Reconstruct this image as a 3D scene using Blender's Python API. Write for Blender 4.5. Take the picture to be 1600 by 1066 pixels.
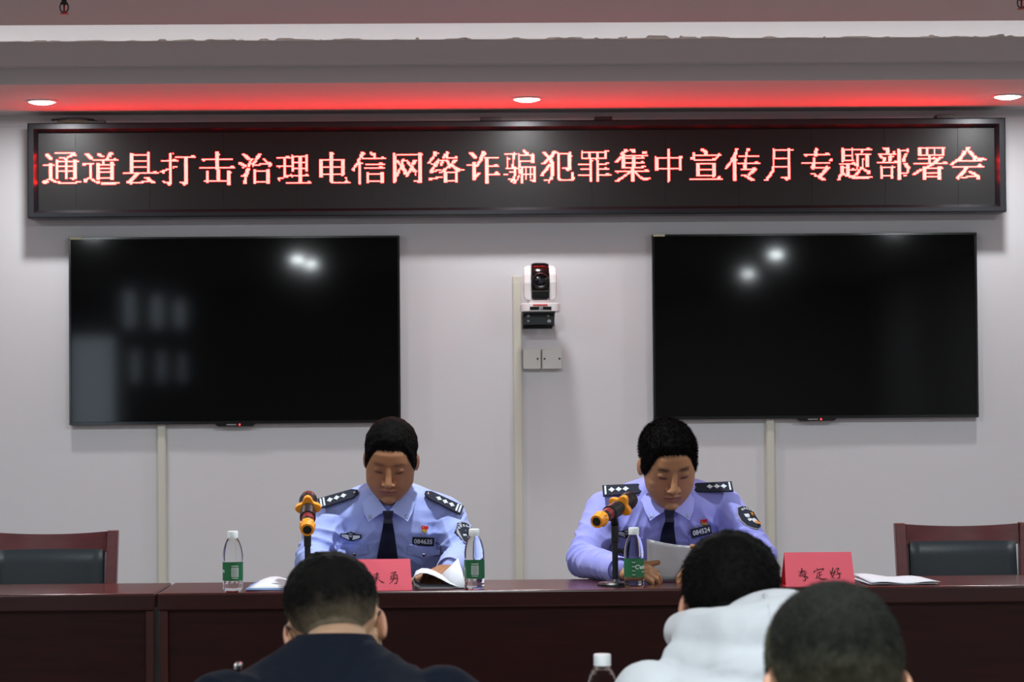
import bpy, bmesh, math, random
import numpy as np
from mathutils import Vector, Matrix, noise
from mathutils.bvhtree import BVHTree

random.seed(7)
rng = np.random.default_rng(7)
for o in list(bpy.data.objects):
    bpy.data.objects.remove(o)
SC = bpy.context.scene
COL = SC.collection
PI = math.pi

# ------------------------------------------------------------------ camera
CAM_H = 1.30
cd = bpy.data.cameras.new('camera')
cd.sensor_width = 36.0
cd.lens = 36.0 * 3900.0 / 1600.0
cd.clip_start = 0.05
cd.clip_end = 100
cd.dof.use_dof = True
cd.dof.focus_distance = 7.6
cd.dof.aperture_fstop = 9.0
cam = bpy.data.objects.new('camera', cd)
COL.objects.link(cam)
cam.matrix_world = (Matrix.Translation((0, 0, CAM_H)) @ Matrix.Rotation(math.radians(-1.1785), 4, 'Z')
                    @ Matrix.Rotation(math.radians(90 + 1.35), 4, 'X') @ Matrix.Rotation(math.radians(-0.455), 4, 'Z'))
SC.camera = cam

# ------------------------------------------------------------------ world, exposure
w = bpy.data.worlds.new('world')
SC.world = w
w.use_nodes = True
w.node_tree.nodes['Background'].inputs[0].default_value = (0.62, 0.72, 0.85, 1)
w.node_tree.nodes['Background'].inputs[1].default_value = 0.6
vs = SC.view_settings
vs.view_transform = 'Standard'
vs.look = 'None'
vs.gamma = 1.0
vs.use_curve_mapping = False
vs.exposure = 0.23
try:
    SC.cycles.use_denoising = True
except Exception:
    pass

SOFFIT_LAMP_W = 6.5
ROOM_LAMP_W = 44.0
FRONT_LAMP_W = 34.0
WINDOW_E = 5.0
LED_E = 70.0
COVE_E = 4.4

# ------------------------------------------------------------------ helpers
def lin(c):
    r = []
    for v in c:
        v = v / 255.0
        r.append(v / 12.92 if v <= 0.04045 else ((v + 0.055) / 1.055) ** 2.4)
    return tuple(r)


MATS = {}


def mat(name, rgb, rough=0.6, metal=0.0, spec=0.5, bump=0.0, bscale=60.0, var=0.0, vscale=8.0, emit=None, estr=0.0,
        trans=0.0, ior=1.45, coat=0.0, attr=None, stretch=None, sheen=0.0):
    """procedural principled material; rgb is sRGB 0-255"""
    if name in MATS:
        return MATS[name]
    m = bpy.data.materials.new(name)
    m.use_nodes = True
    nt = m.node_tree
    b = nt.nodes['Principled BSDF']
    c = lin(rgb) + (1,)
    b.inputs['Base Color'].default_value = c
    b.inputs['Roughness'].default_value = rough
    b.inputs['Metallic'].default_value = metal
    b.inputs['Specular IOR Level'].default_value = spec
    b.inputs['IOR'].default_value = ior
    b.inputs['Transmission Weight'].default_value = trans
    b.inputs['Coat Weight'].default_value = coat
    b.inputs['Coat Roughness'].default_value = 0.08
    b.inputs['Sheen Weight'].default_value = sheen
    if emit is not None:
        b.inputs['Emission Color'].default_value = tuple(emit) + (1,)
        b.inputs['Emission Strength'].default_value = estr
    tc = None
    if bump or var:
        tc = nt.nodes.new('ShaderNodeTexCoord')
        mp = nt.nodes.new('ShaderNodeMapping')
        nt.links.new(tc.outputs['Object'], mp.inputs['Vector'])
        if stretch:
            mp.inputs['Scale'].default_value = stretch
    if bump:
        n = nt.nodes.new('ShaderNodeTexNoise')
        n.inputs['Scale'].default_value = bscale
        n.inputs['Detail'].default_value = 4
        nt.links.new(mp.outputs[0], n.inputs['Vector'])
        bp = nt.nodes.new('ShaderNodeBump')
        bp.inputs['Strength'].default_value = bump
        bp.inputs['Distance'].default_value = 0.002
        nt.links.new(n.outputs['Fac'], bp.inputs['Height'])
        nt.links.new(bp.outputs[0], b.inputs['Normal'])
    src = None
    if attr:
        at = nt.nodes.new('ShaderNodeVertexColor')
        at.layer_name = attr
        src = at.outputs['Color']
    if var:
        n2 = nt.nodes.new('ShaderNodeTexNoise')
        n2.inputs['Scale'].default_value = vscale
        n2.inputs['Detail'].default_value = 5
        nt.links.new(mp.outputs[0], n2.inputs['Vector'])
        mr = nt.nodes.new('ShaderNodeMapRange')
        mr.inputs['From Min'].default_value = 0.3
        mr.inputs['From Max'].default_value = 0.7
        mr.inputs['To Min'].default_value = 1 - var
        mr.inputs['To Max'].default_value = 1 + var
        nt.links.new(n2.outputs['Fac'], mr.inputs['Value'])
        mx = nt.nodes.new('ShaderNodeMix')
        mx.data_type = 'RGBA'
        mx.blend_type = 'MULTIPLY'
        mx.inputs[0].default_value = 1.0
        mx.inputs[6].default_value = c
        if src:
            nt.links.new(src, mx.inputs[6])
        nt.links.new(mr.outputs[0], mx.inputs[7])
        src = mx.outputs[2]
    if src:
        nt.links.new(src, b.inputs['Base Color'])
    MATS[name] = m
    return m


class MB:
    """collects vertices and faces of one mesh"""

    def __init__(self):
        self.v = []
        self.f = []

    def add(self, vs_, fs):
        k = len(self.v)
        self.v += [tuple(p) for p in vs_]
        self.f += [tuple(i + k for i in f) for f in fs]
        return self

    def box(self, x0, x1, y0, y1, z0, z1):
        p = [(x, y, z) for x in (x0, x1) for y in (y0, y1) for z in (z0, z1)]
        return self.add(p, [(0, 1, 3, 2), (4, 6, 7, 5), (0, 4, 5, 1), (2, 3, 7, 6), (0, 2, 6, 4), (1, 5, 7, 3)])

    def prism(self, poly, o, u, v, n, t):
        """extrude a 2D polygon placed at o with axes u, v by thickness t along n"""
        o, u, v, n = Vector(o), Vector(u), Vector(v), Vector(n)
        k = len(poly)
        a = [o + u * p[0] + v * p[1] for p in poly]
        return self.add(a + [q + n * t for q in a],
                        [tuple(range(k))[::-1], tuple(range(k, 2 * k))] + [(i, (i + 1) % k, k + (i + 1) % k, k + i) for i in range(k)])

    def lathe(self, prof, o, ax=(0, 0, 1), seg=24, cap=True, fr=None):
        o, ax = Vector(o), Vector(ax).normalized()
        u = ax.orthogonal().normalized()
        v = ax.cross(u)
        vs_, fs = [], []
        for i, (r, h) in enumerate(prof):
            for j in range(seg):
                a = 2 * PI * j / seg
                rr = r * (fr(a, h) if fr else 1)
                vs_.append(o + ax * h + (u * math.cos(a) + v * math.sin(a)) * rr)
        for i in range(len(prof) - 1):
            for j in range(seg):
                fs.append((i * seg + j, i * seg + (j + 1) % seg, (i + 1) * seg + (j + 1) % seg, (i + 1) * seg + j))
        if cap:
            fs.append(tuple(range(seg))[::-1])
            fs.append(tuple(range((len(prof) - 1) * seg, len(prof) * seg)))
        return self.add(vs_, fs)

    def tube(self, pts, r, seg=8):
        pts = [Vector(p) for p in pts]
        rs = r if isinstance(r, (list, tuple)) else [r] * len(pts)
        vs_, fs = [], []
        for i, p in enumerate(pts):
            d = (pts[min(i + 1, len(pts) - 1)] - pts[max(i - 1, 0)]).normalized()
            u = d.cross(Vector((0.13, 0.31, 0.94))).normalized()
            v = d.cross(u)
            for j in range(seg):
                a = 2 * PI * j / seg
                vs_.append(p + (u * math.cos(a) + v * math.sin(a)) * rs[i])
        for i in range(len(pts) - 1):
            for j in range(seg):
                fs.append((i * seg + j, i * seg + (j + 1) % seg, (i + 1) * seg + (j + 1) % seg, (i + 1) * seg + j))
        fs.append(tuple(range(seg))[::-1])
        fs.append(tuple(range((len(pts) - 1) * seg, len(pts) * seg)))
        return self.add(vs_, fs)

    def ell(self, c, r, rot=None, nu=20, nv=14):
        c = Vector(c)
        rr = r if isinstance(r, (list, tuple)) else (r, r, r)
        vs_, fs = [], []
        for i in range(nv + 1):
            t = PI * i / nv
            for j in range(nu):
                a = 2 * PI * j / nu
                p = Vector((rr[0] * math.sin(t) * math.cos(a), rr[1] * math.sin(t) * math.sin(a), rr[2] * math.cos(t)))
                if rot is not None:
                    p = rot @ p
                vs_.append(c + p)
        for i in range(nv):
            for j in range(nu):
                fs.append((i * nu + j, (i + 1) * nu + j, (i + 1) * nu + (j + 1) % nu, i * nu + (j + 1) % nu))
        return self.add(vs_, fs)

    def cap(self, p0, r0, p1, r1, seg=16):
        """tapered capsule"""
        p0, p1 = Vector(p0), Vector(p1)
        d = p1 - p0
        L = d.length
        if L < 1e-6:
            return self.ell(p0, max(r0, r1))
        prof = []
        for k in range(6):
            t = PI / 2 * k / 5
            prof.append((max(r0 * math.sin(t), 1e-4), -r0 * math.cos(t)))
        for k in range(6):
            t = PI / 2 * k / 5
            prof.append((max(r1 * math.cos(t), 1e-4), L + r1 * math.sin(t)))
        return self.lathe(prof, p0, d, seg)

    def chain(self, pr, seg=16):
        for (a, ra), (b, rb) in zip(pr, pr[1:]):
            self.cap(a, ra, b, rb, seg)
        return self

    def loft(self, secs, seg=32):
        """closed loft of super-elliptic sections (centre, half width vector, half depth vector)"""
        vs_, fs = [], []
        for c, u, v in secs:
            c, u, v = Vector(c), Vector(u), Vector(v)
            for j in range(seg):
                a = 2 * PI * j / seg
                ca, sa = math.cos(a), math.sin(a)
                e = 0.82
                vs_.append(c + u * (abs(ca) ** e * (1 if ca > 0 else -1)) + v * (abs(sa) ** e * (1 if sa > 0 else -1)))
        n = len(secs)
        for i in range(n - 1):
            for j in range(seg):
                fs.append((i * seg + j, i * seg + (j + 1) % seg, (i + 1) * seg + (j + 1) % seg, (i + 1) * seg + j))
        fs.append(tuple(range(seg))[::-1])
        fs.append(tuple(range((n - 1) * seg, n * seg)))
        return self.add(vs_, fs)

    def grid(self, P):
        """open sheet through a 2D list of points"""
        n, m = len(P), len(P[0])
        return self.add([p for r in P for p in r],
                        [(i * m + j, i * m + j + 1, (i + 1) * m + j + 1, (i + 1) * m + j) for i in range(n - 1) for j in range(m - 1)])

    def mesh(self, name):
        me = bpy.data.meshes.new(name)
        me.from_pydata([tuple(p) for p in self.v], [], self.f)
        me.validate()
        bm = bmesh.new()
        bm.from_mesh(me)
        bmesh.ops.recalc_face_normals(bm, faces=bm.faces)
        bm.to_mesh(me)
        bm.free()
        return me

    def build(self, name, m, parent=None, smooth=False, bevel=0.0, bseg=2, solid=0.0, **kw):
        me = self.mesh(name)
        if solid:
            t = bpy.data.objects.new('t', me)
            COL.objects.link(t)
            sm = t.modifiers.new('s', 'SOLIDIFY')
            sm.thickness = solid
            sm.offset = 0
            me2 = bpy.data.meshes.new_from_object(t.evaluated_get(bpy.context.evaluated_depsgraph_get()))
            bpy.data.objects.remove(t)
            me = me2
            me.name = name
        if bevel:
            bm = bmesh.new()
            bm.from_mesh(me)
            bmesh.ops.remove_doubles(bm, verts=bm.verts, dist=1e-6)
            es = [e for e in bm.edges if len(e.link_faces) == 2 and e.calc_face_angle(0) > 0.5]
            bmesh.ops.bevel(bm, geom=es, offset=bevel, segments=bseg, profile=0.5, affect='EDGES', clamp_overlap=True)
            bm.to_mesh(me)
            bm.free()
        return link(name, me, m, parent, smooth, **kw)


def link(name, me, m, parent=None, smooth=False, label=None, cat=None, group=None, kind=None):
    o = bpy.data.objects.new(name, me)
    COL.objects.link(o)
    if m is not None:
        me.materials.clear()
        me.materials.append(m)
    if smooth:
        me.polygons.foreach_set('use_smooth', [True] * len(me.polygons))
        if smooth == 'auto':
            bm = bmesh.new()
            bm.from_mesh(me)
            for e in bm.edges:
                e.smooth = not (len(e.link_faces) == 2 and e.calc_face_angle(0) > 0.6)
            bm.to_mesh(me)
            bm.free()
    if parent is not None:
        adopt(o, parent)
    tag(o, label, cat, group, kind)
    return o


def adopt(o, parent):
    o.parent = parent
    q = parent
    off = Vector((0, 0, 0))
    while q is not None:
        off += Vector(q.location) + Vector(q.matrix_parent_inverse.translation)
        q = q.parent
    o.matrix_parent_inverse = Matrix.Translation(-off)


def tag(o, label=None, cat=None, group=None, kind=None):
    if label:
        o['label'] = label
    if cat:
        o['category'] = cat
    if group:
        o['group'] = group
    if kind:
        o['kind'] = kind
    return o


def thing(name, loc, label, cat, group=None):
    o = bpy.data.objects.new(name, None)
    o.empty_display_size = 0.1
    COL.objects.link(o)
    o.location = loc
    return tag(o, label, cat, group)


def copy_tree(o, loc, rz=0.0, label=None, parent=None):
    c = o.copy()
    COL.objects.link(c)
    if parent is None:
        c.location = loc
        c.rotation_euler = (0, 0, rz)
        if label:
            c['label'] = label
    else:
        c.parent = parent
    for ch in o.children:
        copy_tree(ch, None, 0, None, c)
    return c


def remesh(mb, voxel, smooth=6, factor=0.5):
    me = bpy.data.meshes.new('tmp')
    me.from_pydata([tuple(p) for p in mb.v], [], mb.f)
    bm = bmesh.new()
    bm.from_mesh(me)
    bmesh.ops.recalc_face_normals(bm, faces=bm.faces)
    bm.to_mesh(me)
    bm.free()
    o = bpy.data.objects.new('tmp', me)
    COL.objects.link(o)
    r = o.modifiers.new('r', 'REMESH')
    r.mode = 'VOXEL'
    r.voxel_size = voxel
    r.use_smooth_shade = True
    if smooth:
        s = o.modifiers.new('s', 'SMOOTH')
        s.factor = factor
        s.iterations = smooth
    dg = bpy.context.evaluated_depsgraph_get()
    out = bpy.data.meshes.new_from_object(o.evaluated_get(dg))
    bpy.data.objects.remove(o)
    bpy.data.meshes.remove(me)
    return out


def getco(me):
    a = np.empty(len(me.vertices) * 3, dtype=np.float32)
    me.vertices.foreach_get('co', a)
    return a.reshape(-1, 3).astype(np.float64)


def getno(me):
    a = np.empty(len(me.vertices) * 3, dtype=np.float32)
    me.vertices.foreach_get('normal', a)
    return a.reshape(-1, 3).astype(np.float64)


def setco(me, c):
    me.vertices.foreach_set('co', c.astype(np.float32).ravel())
    me.update()


def setcol(me, c):
    at = me.color_attributes.new('Col', 'FLOAT_COLOR', 'POINT')
    a = np.ones((len(c), 4), dtype=np.float32)
    a[:, :3] = c
    at.data.foreach_set('color', a.ravel())


def bvh_of(me):
    return BVHTree.FromPolygons([v.co[:] for v in me.vertices], [p.vertices[:] for p in me.polygons])


def text_mesh(s, size, name='lettering', squeeze=1.0):
    """flat mesh of a line of text, centred, in the XY plane"""
    cu = bpy.data.curves.new(name, 'FONT')
    cu.body = s
    cu.size = size
    cu.align_x = 'CENTER'
    cu.align_y = 'CENTER'
    cu.resolution_u = 3
    cu.offset = size * 0.022
    o = bpy.data.objects.new(name, cu)
    COL.objects.link(o)
    bpy.context.view_layer.update()
    me = bpy.data.meshes.new_from_object(o.evaluated_get(bpy.context.evaluated_depsgraph_get()))
    bpy.data.objects.remove(o)
    c = getco(me)
    c[:, 0] *= squeeze
    setco(me, c)
    return me


def place_mesh(me, o, u, v, n, off=0.0):
    c = getco(me)
    o, u, v, n = (np.array(Vector(q)) for q in (o, u, v, n))
    setco(me, o + c[:, :1] * u + c[:, 1:2] * v + n * off)
    return me


# ------------------------------------------------------------------ materials
M_WALL = mat('wall_paint', (212, 211, 214), 0.85, spec=0.2, bump=0.08, bscale=220)
M_CEIL = mat('ceiling_paint', (205, 203, 203), 0.9, spec=0.2, bump=0.05, bscale=150)
M_COVE = mat('cove_paint', (222, 222, 226), 0.85, spec=0.2, bump=0.05, bscale=150)
M_FLOOR = mat('floor_tile', (128, 119, 111), 0.35, var=0.08)
M_WOOD = mat('dark_red_wood', (46, 16, 15), 0.35, spec=0.22, var=0.22, vscale=5, stretch=(1, 6, 14), bump=0.03, bscale=20)
M_WOODTOP = mat('desktop_lacquer', (56, 24, 22), 0.24, spec=0.45, var=0.12, vscale=5, stretch=(1, 8, 8))
M_WOODSTILE = mat('red_wood_stile', (64, 23, 17), 0.3, var=0.15, vscale=6, stretch=(6, 6, 1))
M_LEATHER = mat('black_leather', (38, 42, 46), 0.45, spec=0.25, bump=0.25, bscale=180)
M_FRAME = mat('black_aluminium', (30, 31, 36), 0.32, metal=0.35, spec=0.5)
M_BLACK = mat('black_plastic', (18, 18, 20), 0.4)
M_BLACKG = mat('black_gloss', (10, 10, 11), 0.12)
M_SCREEN = mat('tv_screen', (3, 3, 3), 0.05, spec=0.2)
M_CREAM = mat('cream_trunking', (205, 203, 190), 0.5)
M_BOX = mat('grey_switch_box', (212, 214, 208), 0.5)
M_WHITEP = mat('white_plastic', (232, 230, 230), 0.35)
M_GREYM = mat('grey_metal', (150, 150, 152), 0.35, metal=0.8)
M_DARKM = mat('dark_metal', (60, 60, 62), 0.4, metal=0.7)
M_RED = mat('red_plastic', (170, 20, 22), 0.4)
M_ORANGE = mat('orange_silicone', (245, 150, 18), 0.45, sheen=0.1)
M_PAPER = mat('white_paper', (208, 208, 214), 0.8, spec=0.2)
M_PAPERB = mat('grey_print', (150, 152, 160), 0.8)
M_BLUEP = mat('blue_print_paper', (120, 150, 205), 0.7)
M_CARD = mat('pink_red_card', (244, 108, 124), 0.75, spec=0.2, bump=0.05, bscale=200)
M_CARDB = mat('red_card_back', (196, 28, 42), 0.7)
M_INK = mat('brush_ink', (42, 8, 16), 0.7)
M_NAVY = mat('navy_fabric', (22, 24, 42), 0.8, bump=0.1, bscale=400)
M_TIE = mat('navy_tie', (24, 28, 52), 0.55, bump=0.1, bscale=500, stretch=(1, 1, 3))
M_SILVER = mat('silver_thread', (205, 208, 214), 0.45, spec=0.5)
M_SILVERM = mat('silver_metal', (205, 205, 205), 0.2, metal=1.0)
M_GOLD = mat('gold_enamel', (214, 170, 62), 0.35, metal=0.3)
M_REDE = mat('red_enamel', (196, 20, 24), 0.25)
M_SHIRT = mat('light_blue_shirt', (158, 171, 230), 0.8, bump=0.12, bscale=420, var=0.03, vscale=14, sheen=0.15)
M_SHIRTB = mat('lavender_blue_shirt', (150, 151, 224), 0.8, bump=0.12, bscale=420, var=0.03, vscale=14, sheen=0.15)
M_JACKET = mat('navy_jacket', (20, 25, 36), 0.85, spec=0.1, bump=0.15, bscale=260, var=0.08, vscale=10)
M_HOODIE = mat('white_hoodie', (205, 209, 214), 0.9, bump=0.2, bscale=200, sheen=0.2)
M_DARKJ = mat('charcoal_sweater', (40, 40, 44), 0.9)
M_TROUS = mat('navy_trousers', (24, 26, 40), 0.85)
M_SHOE = mat('black_shoe', (14, 14, 15), 0.3)
M_SKIN = mat('skin', (200, 160, 130), 0.5, spec=0.35, attr='Col', bump=0.05, bscale=300)
M_HAIR = mat('black_hair', (17, 14, 13), 0.75, spec=0.06, attr='Col')
M_GREEN = mat('green_label', (22, 104, 62), 0.4, coat=0.2)
M_PRINT = mat('white_print', (225, 232, 226), 0.5)
M_PRINTG = mat('label_panel', (196, 208, 200), 0.5)
M_LAMP = mat('lamp_diffuser', (255, 255, 255), 0.5, emit=(1.0, 0.98, 0.95), estr=14.0)
M_CAPW = mat('bottle_cap', (236, 240, 242), 0.4)


def glass_mat():
    m = bpy.data.materials.new('clear_bottle')
    m.use_nodes = True
    nt = m.node_tree
    b = nt.nodes['Principled BSDF']
    b.inputs['Base Color'].default_value = (0.97, 0.98, 0.99, 1)
    b.inputs['Transmission Weight'].default_value = 1.0
    b.inputs['Roughness'].default_value = 0.03
    b.inputs['IOR'].default_value = 1.16
    return m


M_PET = glass_mat()


def led_panel_mat(px, pz):
    """dark panel with a fine grid of unlit dots"""
    m = bpy.data.materials.new('led_panel')
    m.use_nodes = True
    nt = m.node_tree
    b = nt.nodes['Principled BSDF']
    tc = nt.nodes.new('ShaderNodeTexCoord')
    sp = nt.nodes.new('ShaderNodeSeparateXYZ')
    nt.links.new(tc.outputs['Object'], sp.inputs[0])

    def math_(op, a, bb=None):
        n = nt.nodes.new('ShaderNodeMath')
        n.operation = op
        for i, q in enumerate((a, bb)):
            if q is None:
                continue
            if isinstance(q, (int, float)):
                n.inputs[i].default_value = q
            else:
                nt.links.new(q, n.inputs[i])
        return n.outputs[0]
    fx = math_('SUBTRACT', math_('FRACT', math_('DIVIDE', sp.outputs[0], px)), 0.5)
    fz = math_('SUBTRACT', math_('FRACT', math_('DIVIDE', sp.outputs[2], pz)), 0.5)
    d = math_('SQRT', math_('ADD', math_('MULTIPLY', fx, fx), math_('MULTIPLY', fz, fz)))
    dot = math_('LESS_THAN', d, 0.38)
    mx = nt.nodes.new('ShaderNodeMix')
    mx.data_type = 'RGBA'
    mx.inputs[6].default_value = (0.006, 0.006, 0.0065, 1)
    mx.inputs[7].default_value = (0.020, 0.018, 0.018, 1)
    nt.links.new(dot, mx.inputs[0])
    nt.links.new(mx.outputs[2], b.inputs['Base Color'])
    b.inputs['Roughness'].default_value = 0.38
    b.inputs['Specular IOR Level'].default_value = 0.28
    return m


M_LED = mat('lit_led', (255, 120, 100), 0.5, emit=(1.0, 0.0135, 0.0118), estr=LED_E)
M_LEDR = mat('standby_led', (255, 30, 30), 0.5, emit=(1.0, 0.03, 0.03), estr=4.0)

# ------------------------------------------------------------------ room shell
WY = 10.20          # face of the front wall
XL, XR, YB = -4.7, 4.4, -7.0
ZS = 2.475          # soffit underside
ZC = 2.55           # main ceiling
ZK = 2.80           # raised coffer between main ceiling and soffit
tagS = dict(kind='structure')
MB().box(XL - .2, XR + .2, YB - .2, WY + .2, -0.12, 0).build('floor', M_FLOOR, **tagS)
MB().box(XL - .2, XR + .2, WY, WY + 0.2, 0, 2.9).build('wall_front', M_WALL, **tagS)
MB().box(XL - .2, XL, YB, WY, 0, 2.9).build('wall_left', M_WALL, **tagS)
MB().box(XR, XR + .2, YB, WY, 0, 2.9).build('wall_right', M_WALL, **tagS)
MB().box(XL, XR, YB, 8.25, ZC, 2.9).build('ceiling', M_CEIL, **tagS)
MB().box(XL, XR, 8.25, 9.35, ZK, 2.9).build('ceiling_coffer', M_CEIL, **tagS)
# back wall with window openings
wins = [(-4.30, -3.76, 0.95, 2.05), (-3.70, -3.54, 2.10, 2.55), (-3.40, -3.24, 2.10, 2.50), (-3.15, -3.00, 2.10, 2.45),
        (-3.62, -3.50, 1.50, 1.90), (-3.33, -3.22, 1.50, 1.88), (-3.10, -3.00, 1.50, 1.86)]
wb = MB()
xs = sorted({XL, XR} | {q for w_ in wins for q in w_[:2]})
zs = sorted({0.0, 2.9} | {q for w_ in wins for q in w_[2:]})
for a, b in zip(xs, xs[1:]):
    z0 = None
    for c, d in zip(zs, zs[1:]):
        mid = ((a + b) / 2, (c + d) / 2)
        if not any(w_[0] < mid[0] < w_[1] and w_[2] < mid[1] < w_[3] for w_ in wins):
            wb.box(a, b, YB - .2, YB, c, d)
wb.build('wall_back', M_WALL, **tagS)
M_PANE = mat('daylit_pane', (230, 236, 240), 0.3, emit=(0.72, 0.86, 1.0), estr=WINDOW_E)
for i, (a, b, c, d) in enumerate(wins):
    wo = MB()
    t = 0.03
    wo.box(a, b, YB - .1, YB - .06, c, c + t).box(a, b, YB - .1, YB - .06, d - t, d)
    wo.box(a, a + t, YB - .1, YB - .06, c + t, d - t).box(b - t, b, YB - .1, YB - .06, c + t, d - t)
    wf = wo.build('window_%d' % (i + 1), M_WHITEP, **tagS)
    MB().box(a + t, b - t, YB - .09, YB - .08, c + t, d - t).build('pane', M_PANE, wf)

# stepped soffit in front of the screen wall, with a cove trough above it
YF, YS = 9.20, 9.13
sof = MB().box(XL, XR, YF, WY, ZS, 2.535).build('ceiling_soffit', M_CEIL, kind='structure')
MB().box(XL, XR, YS, YF + 0.0, 2.535, 2.560).box(XL, XR, YF, 9.35, 2.535, 2.560).build('ceiling_trough_floor', M_CEIL, kind='structure')
MB().box(XL, XR, YS, YS + 0.02, 2.560, 2.624).build('ceiling_trough_lip', M_CEIL, kind='structure')
MB().box(XL, XR, 9.35, WY, 2.535, 2.9).build('wall_cove', M_COVE, kind='structure')
# light strip lying in the trough
M_STRIP = mat('light_strip', (255, 250, 245), 0.5, emit=(1.0, 0.97, 0.95), estr=COVE_E)
MB().box(XL + .1, XR - .1, 9.19, 9.215, 2.562, 2.580).build('light_strip', M_STRIP, label='white light strip lying in the ceiling trough', cat='light strip')
# ragged flaking plaster along the lip
fl = MB()
x = XL
flk = []
while x < XR:
    wd = random.choice([random.uniform(.006, .03), random.uniform(.01, .07)])
    flk.append((x, wd, random.choice([0, 0, 0.003, 0.006, 0.010]) * random.uniform(.4, 1.2)))
    x += wd
k = 0
top, bot = [], []
for x, wd, h in flk:
    for s in (0.15, 0.85):
        top.append((x + wd * s, YS - 0.001 + random.uniform(0, .006), 2.6245 + h))
        bot.append((x + wd * s, YS - 0.0015, 2.621))
P = [bot, top, [(a, YS + 0.02, 2.624) for a, b_, c in top]]
M_FLAKE = mat('flaking_plaster', (236, 232, 224), 0.9, var=0.3, vscale=9)
fl.grid(P)
fl.build('flaking_plaster', M_FLAKE, bpy.data.objects['ceiling_trough_lip'])

# thin cornice strip where wall meets soffit
MB().box(XL, XR, WY - 0.006, WY, 2.43, ZS).build('trim_1', M_WALL, **tagS)
MB().box(XL, XR, WY - 0.015, WY, 0, 0.10).build('baseboard_front', M_CREAM, **tagS)


def downlight(x, y, z, r, label, power, group, color=(0.97, 0.99, 1.0)):
    t = thing('downlight', (x, y, z), label, 'downlight', group)
    MB().lathe([(r * 1.22, 0.0), (r * 1.22, -0.004), (r * 1.02, -0.006), (r * 1.02, 0.0)], (x, y, z), seg=32, cap=False).build('trim_ring', M_WHITEP, t, smooth='auto')
    MB().lathe([(r, 0.0), (r * .98, -0.004), (r * .85, -0.009), (r * .55, -0.013), (r * .02, -0.0145)], (x, y, z), seg=32).build('diffuser', M_LAMP, t, smooth=True)
    L = bpy.data.lights.new('downlight_light', 'AREA')
    L.shape = 'DISK'
    L.size = 2 * r
    L.energy = power
    L.color = color
    lo = bpy.data.objects.new('downlight_light', L)
    COL.objects.link(lo)
    lo.location = (x, y, z - 0.018)
    adopt(lo, t)


for x, lb in ((-1.618, 'round lit downlight above the left end of the red lettered display'),
              (0.265, 'round lit downlight above the middle of the red lettered display'),
              (2.146, 'round lit downlight above the right end of the red lettered display')):
    downlight(x, 9.70, ZS, 0.050, lb, SOFFIT_LAMP_W, 'downlights in the soffit')
for x, y, pw in ((-2.5, 7.1, FRONT_LAMP_W), (0.0, 7.1, FRONT_LAMP_W), (2.6, 7.1, FRONT_LAMP_W), (-2.6, 2.6, ROOM_LAMP_W), (0.3, 2.6, ROOM_LAMP_W), (3.1, 2.6, ROOM_LAMP_W),
                 (-1.41, -1.35, ROOM_LAMP_W), (2.72, -1.10, ROOM_LAMP_W), (-1.34, -2.10, ROOM_LAMP_W), (2.86, -4.40, ROOM_LAMP_W)):
    downlight(x, y, ZC, 0.05, 'round lit downlight in the main ceiling behind the viewer' if y < 6 else ('leftmost' if x < -1 else 'middle' if x < 1 else 'rightmost') + ' round lit downlight in the main ceiling above the desks', pw, 'downlights in the main ceiling', (0.89, 0.97, 1.0))


def sprinkler(x, y, label):
    t = thing('fire_sprinkler', (x, y, ZC), label, 'sprinkler', 'ceiling sprinklers')
    z = ZC
    MB().lathe([(0.036, 0), (0.034, -0.006), (0.016, -0.010), (0.010, -0.010)], (x, y, z), seg=24, cap=False).build('escutcheon', M_RED, t, smooth='auto')
    MB().lathe([(0.008, 0), (0.008, -0.018), (0.012, -0.020), (0.012, -0.026), (0.005, -0.028)], (x, y, z), seg=12).build('body', M_DARKM, t, smooth='auto')
    for s in (-1, 1):
        MB().tube([(x + s * .010, y, z - .024), (x + s * .013, y, z - .032), (x + s * .011, y, z - .044), (x + s * .003, y, z - .051)], 0.0022).build('frame_arm', M_DARKM, t, smooth=True)
    MB().tube([(x, y, z - .027), (x, y, z - .050)], 0.003).build('bulb', M_RED, t, smooth=True)
    MB().lathe([(0.013, -.053), (0.014, -.055), (0.004, -.056)], (x, y, z), seg=16).build('deflector', M_RED, t)


sprinkler(-1.209, 7.66, 'small red and black fire sprinkler hanging from ceiling at far left')
sprinkler(1.742, 7.66, 'dark fire sprinkler hanging from ceiling at far right edge')

# ------------------------------------------------------------------ LED display board
SX0, SX1, SZ0, SZ1 = -1.737, 2.216, 2.046, 2.429
PX0, PX1, PZ0, PZ1 = -1.697, 2.175, 2.079, 2.390
SYF, SYP = 10.055, 10.085
board = thing('led_display_board', (0.24, 10.12, SZ0), 'long black LED display board with red Chinese lettering above the televisions', 'display board')
MB().box(SX0 + .01, SX1 - .01, SYP + .004, 10.175, SZ0 + .006, SZ1 - .006).build('back_case', M_BLACK, board)


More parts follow.
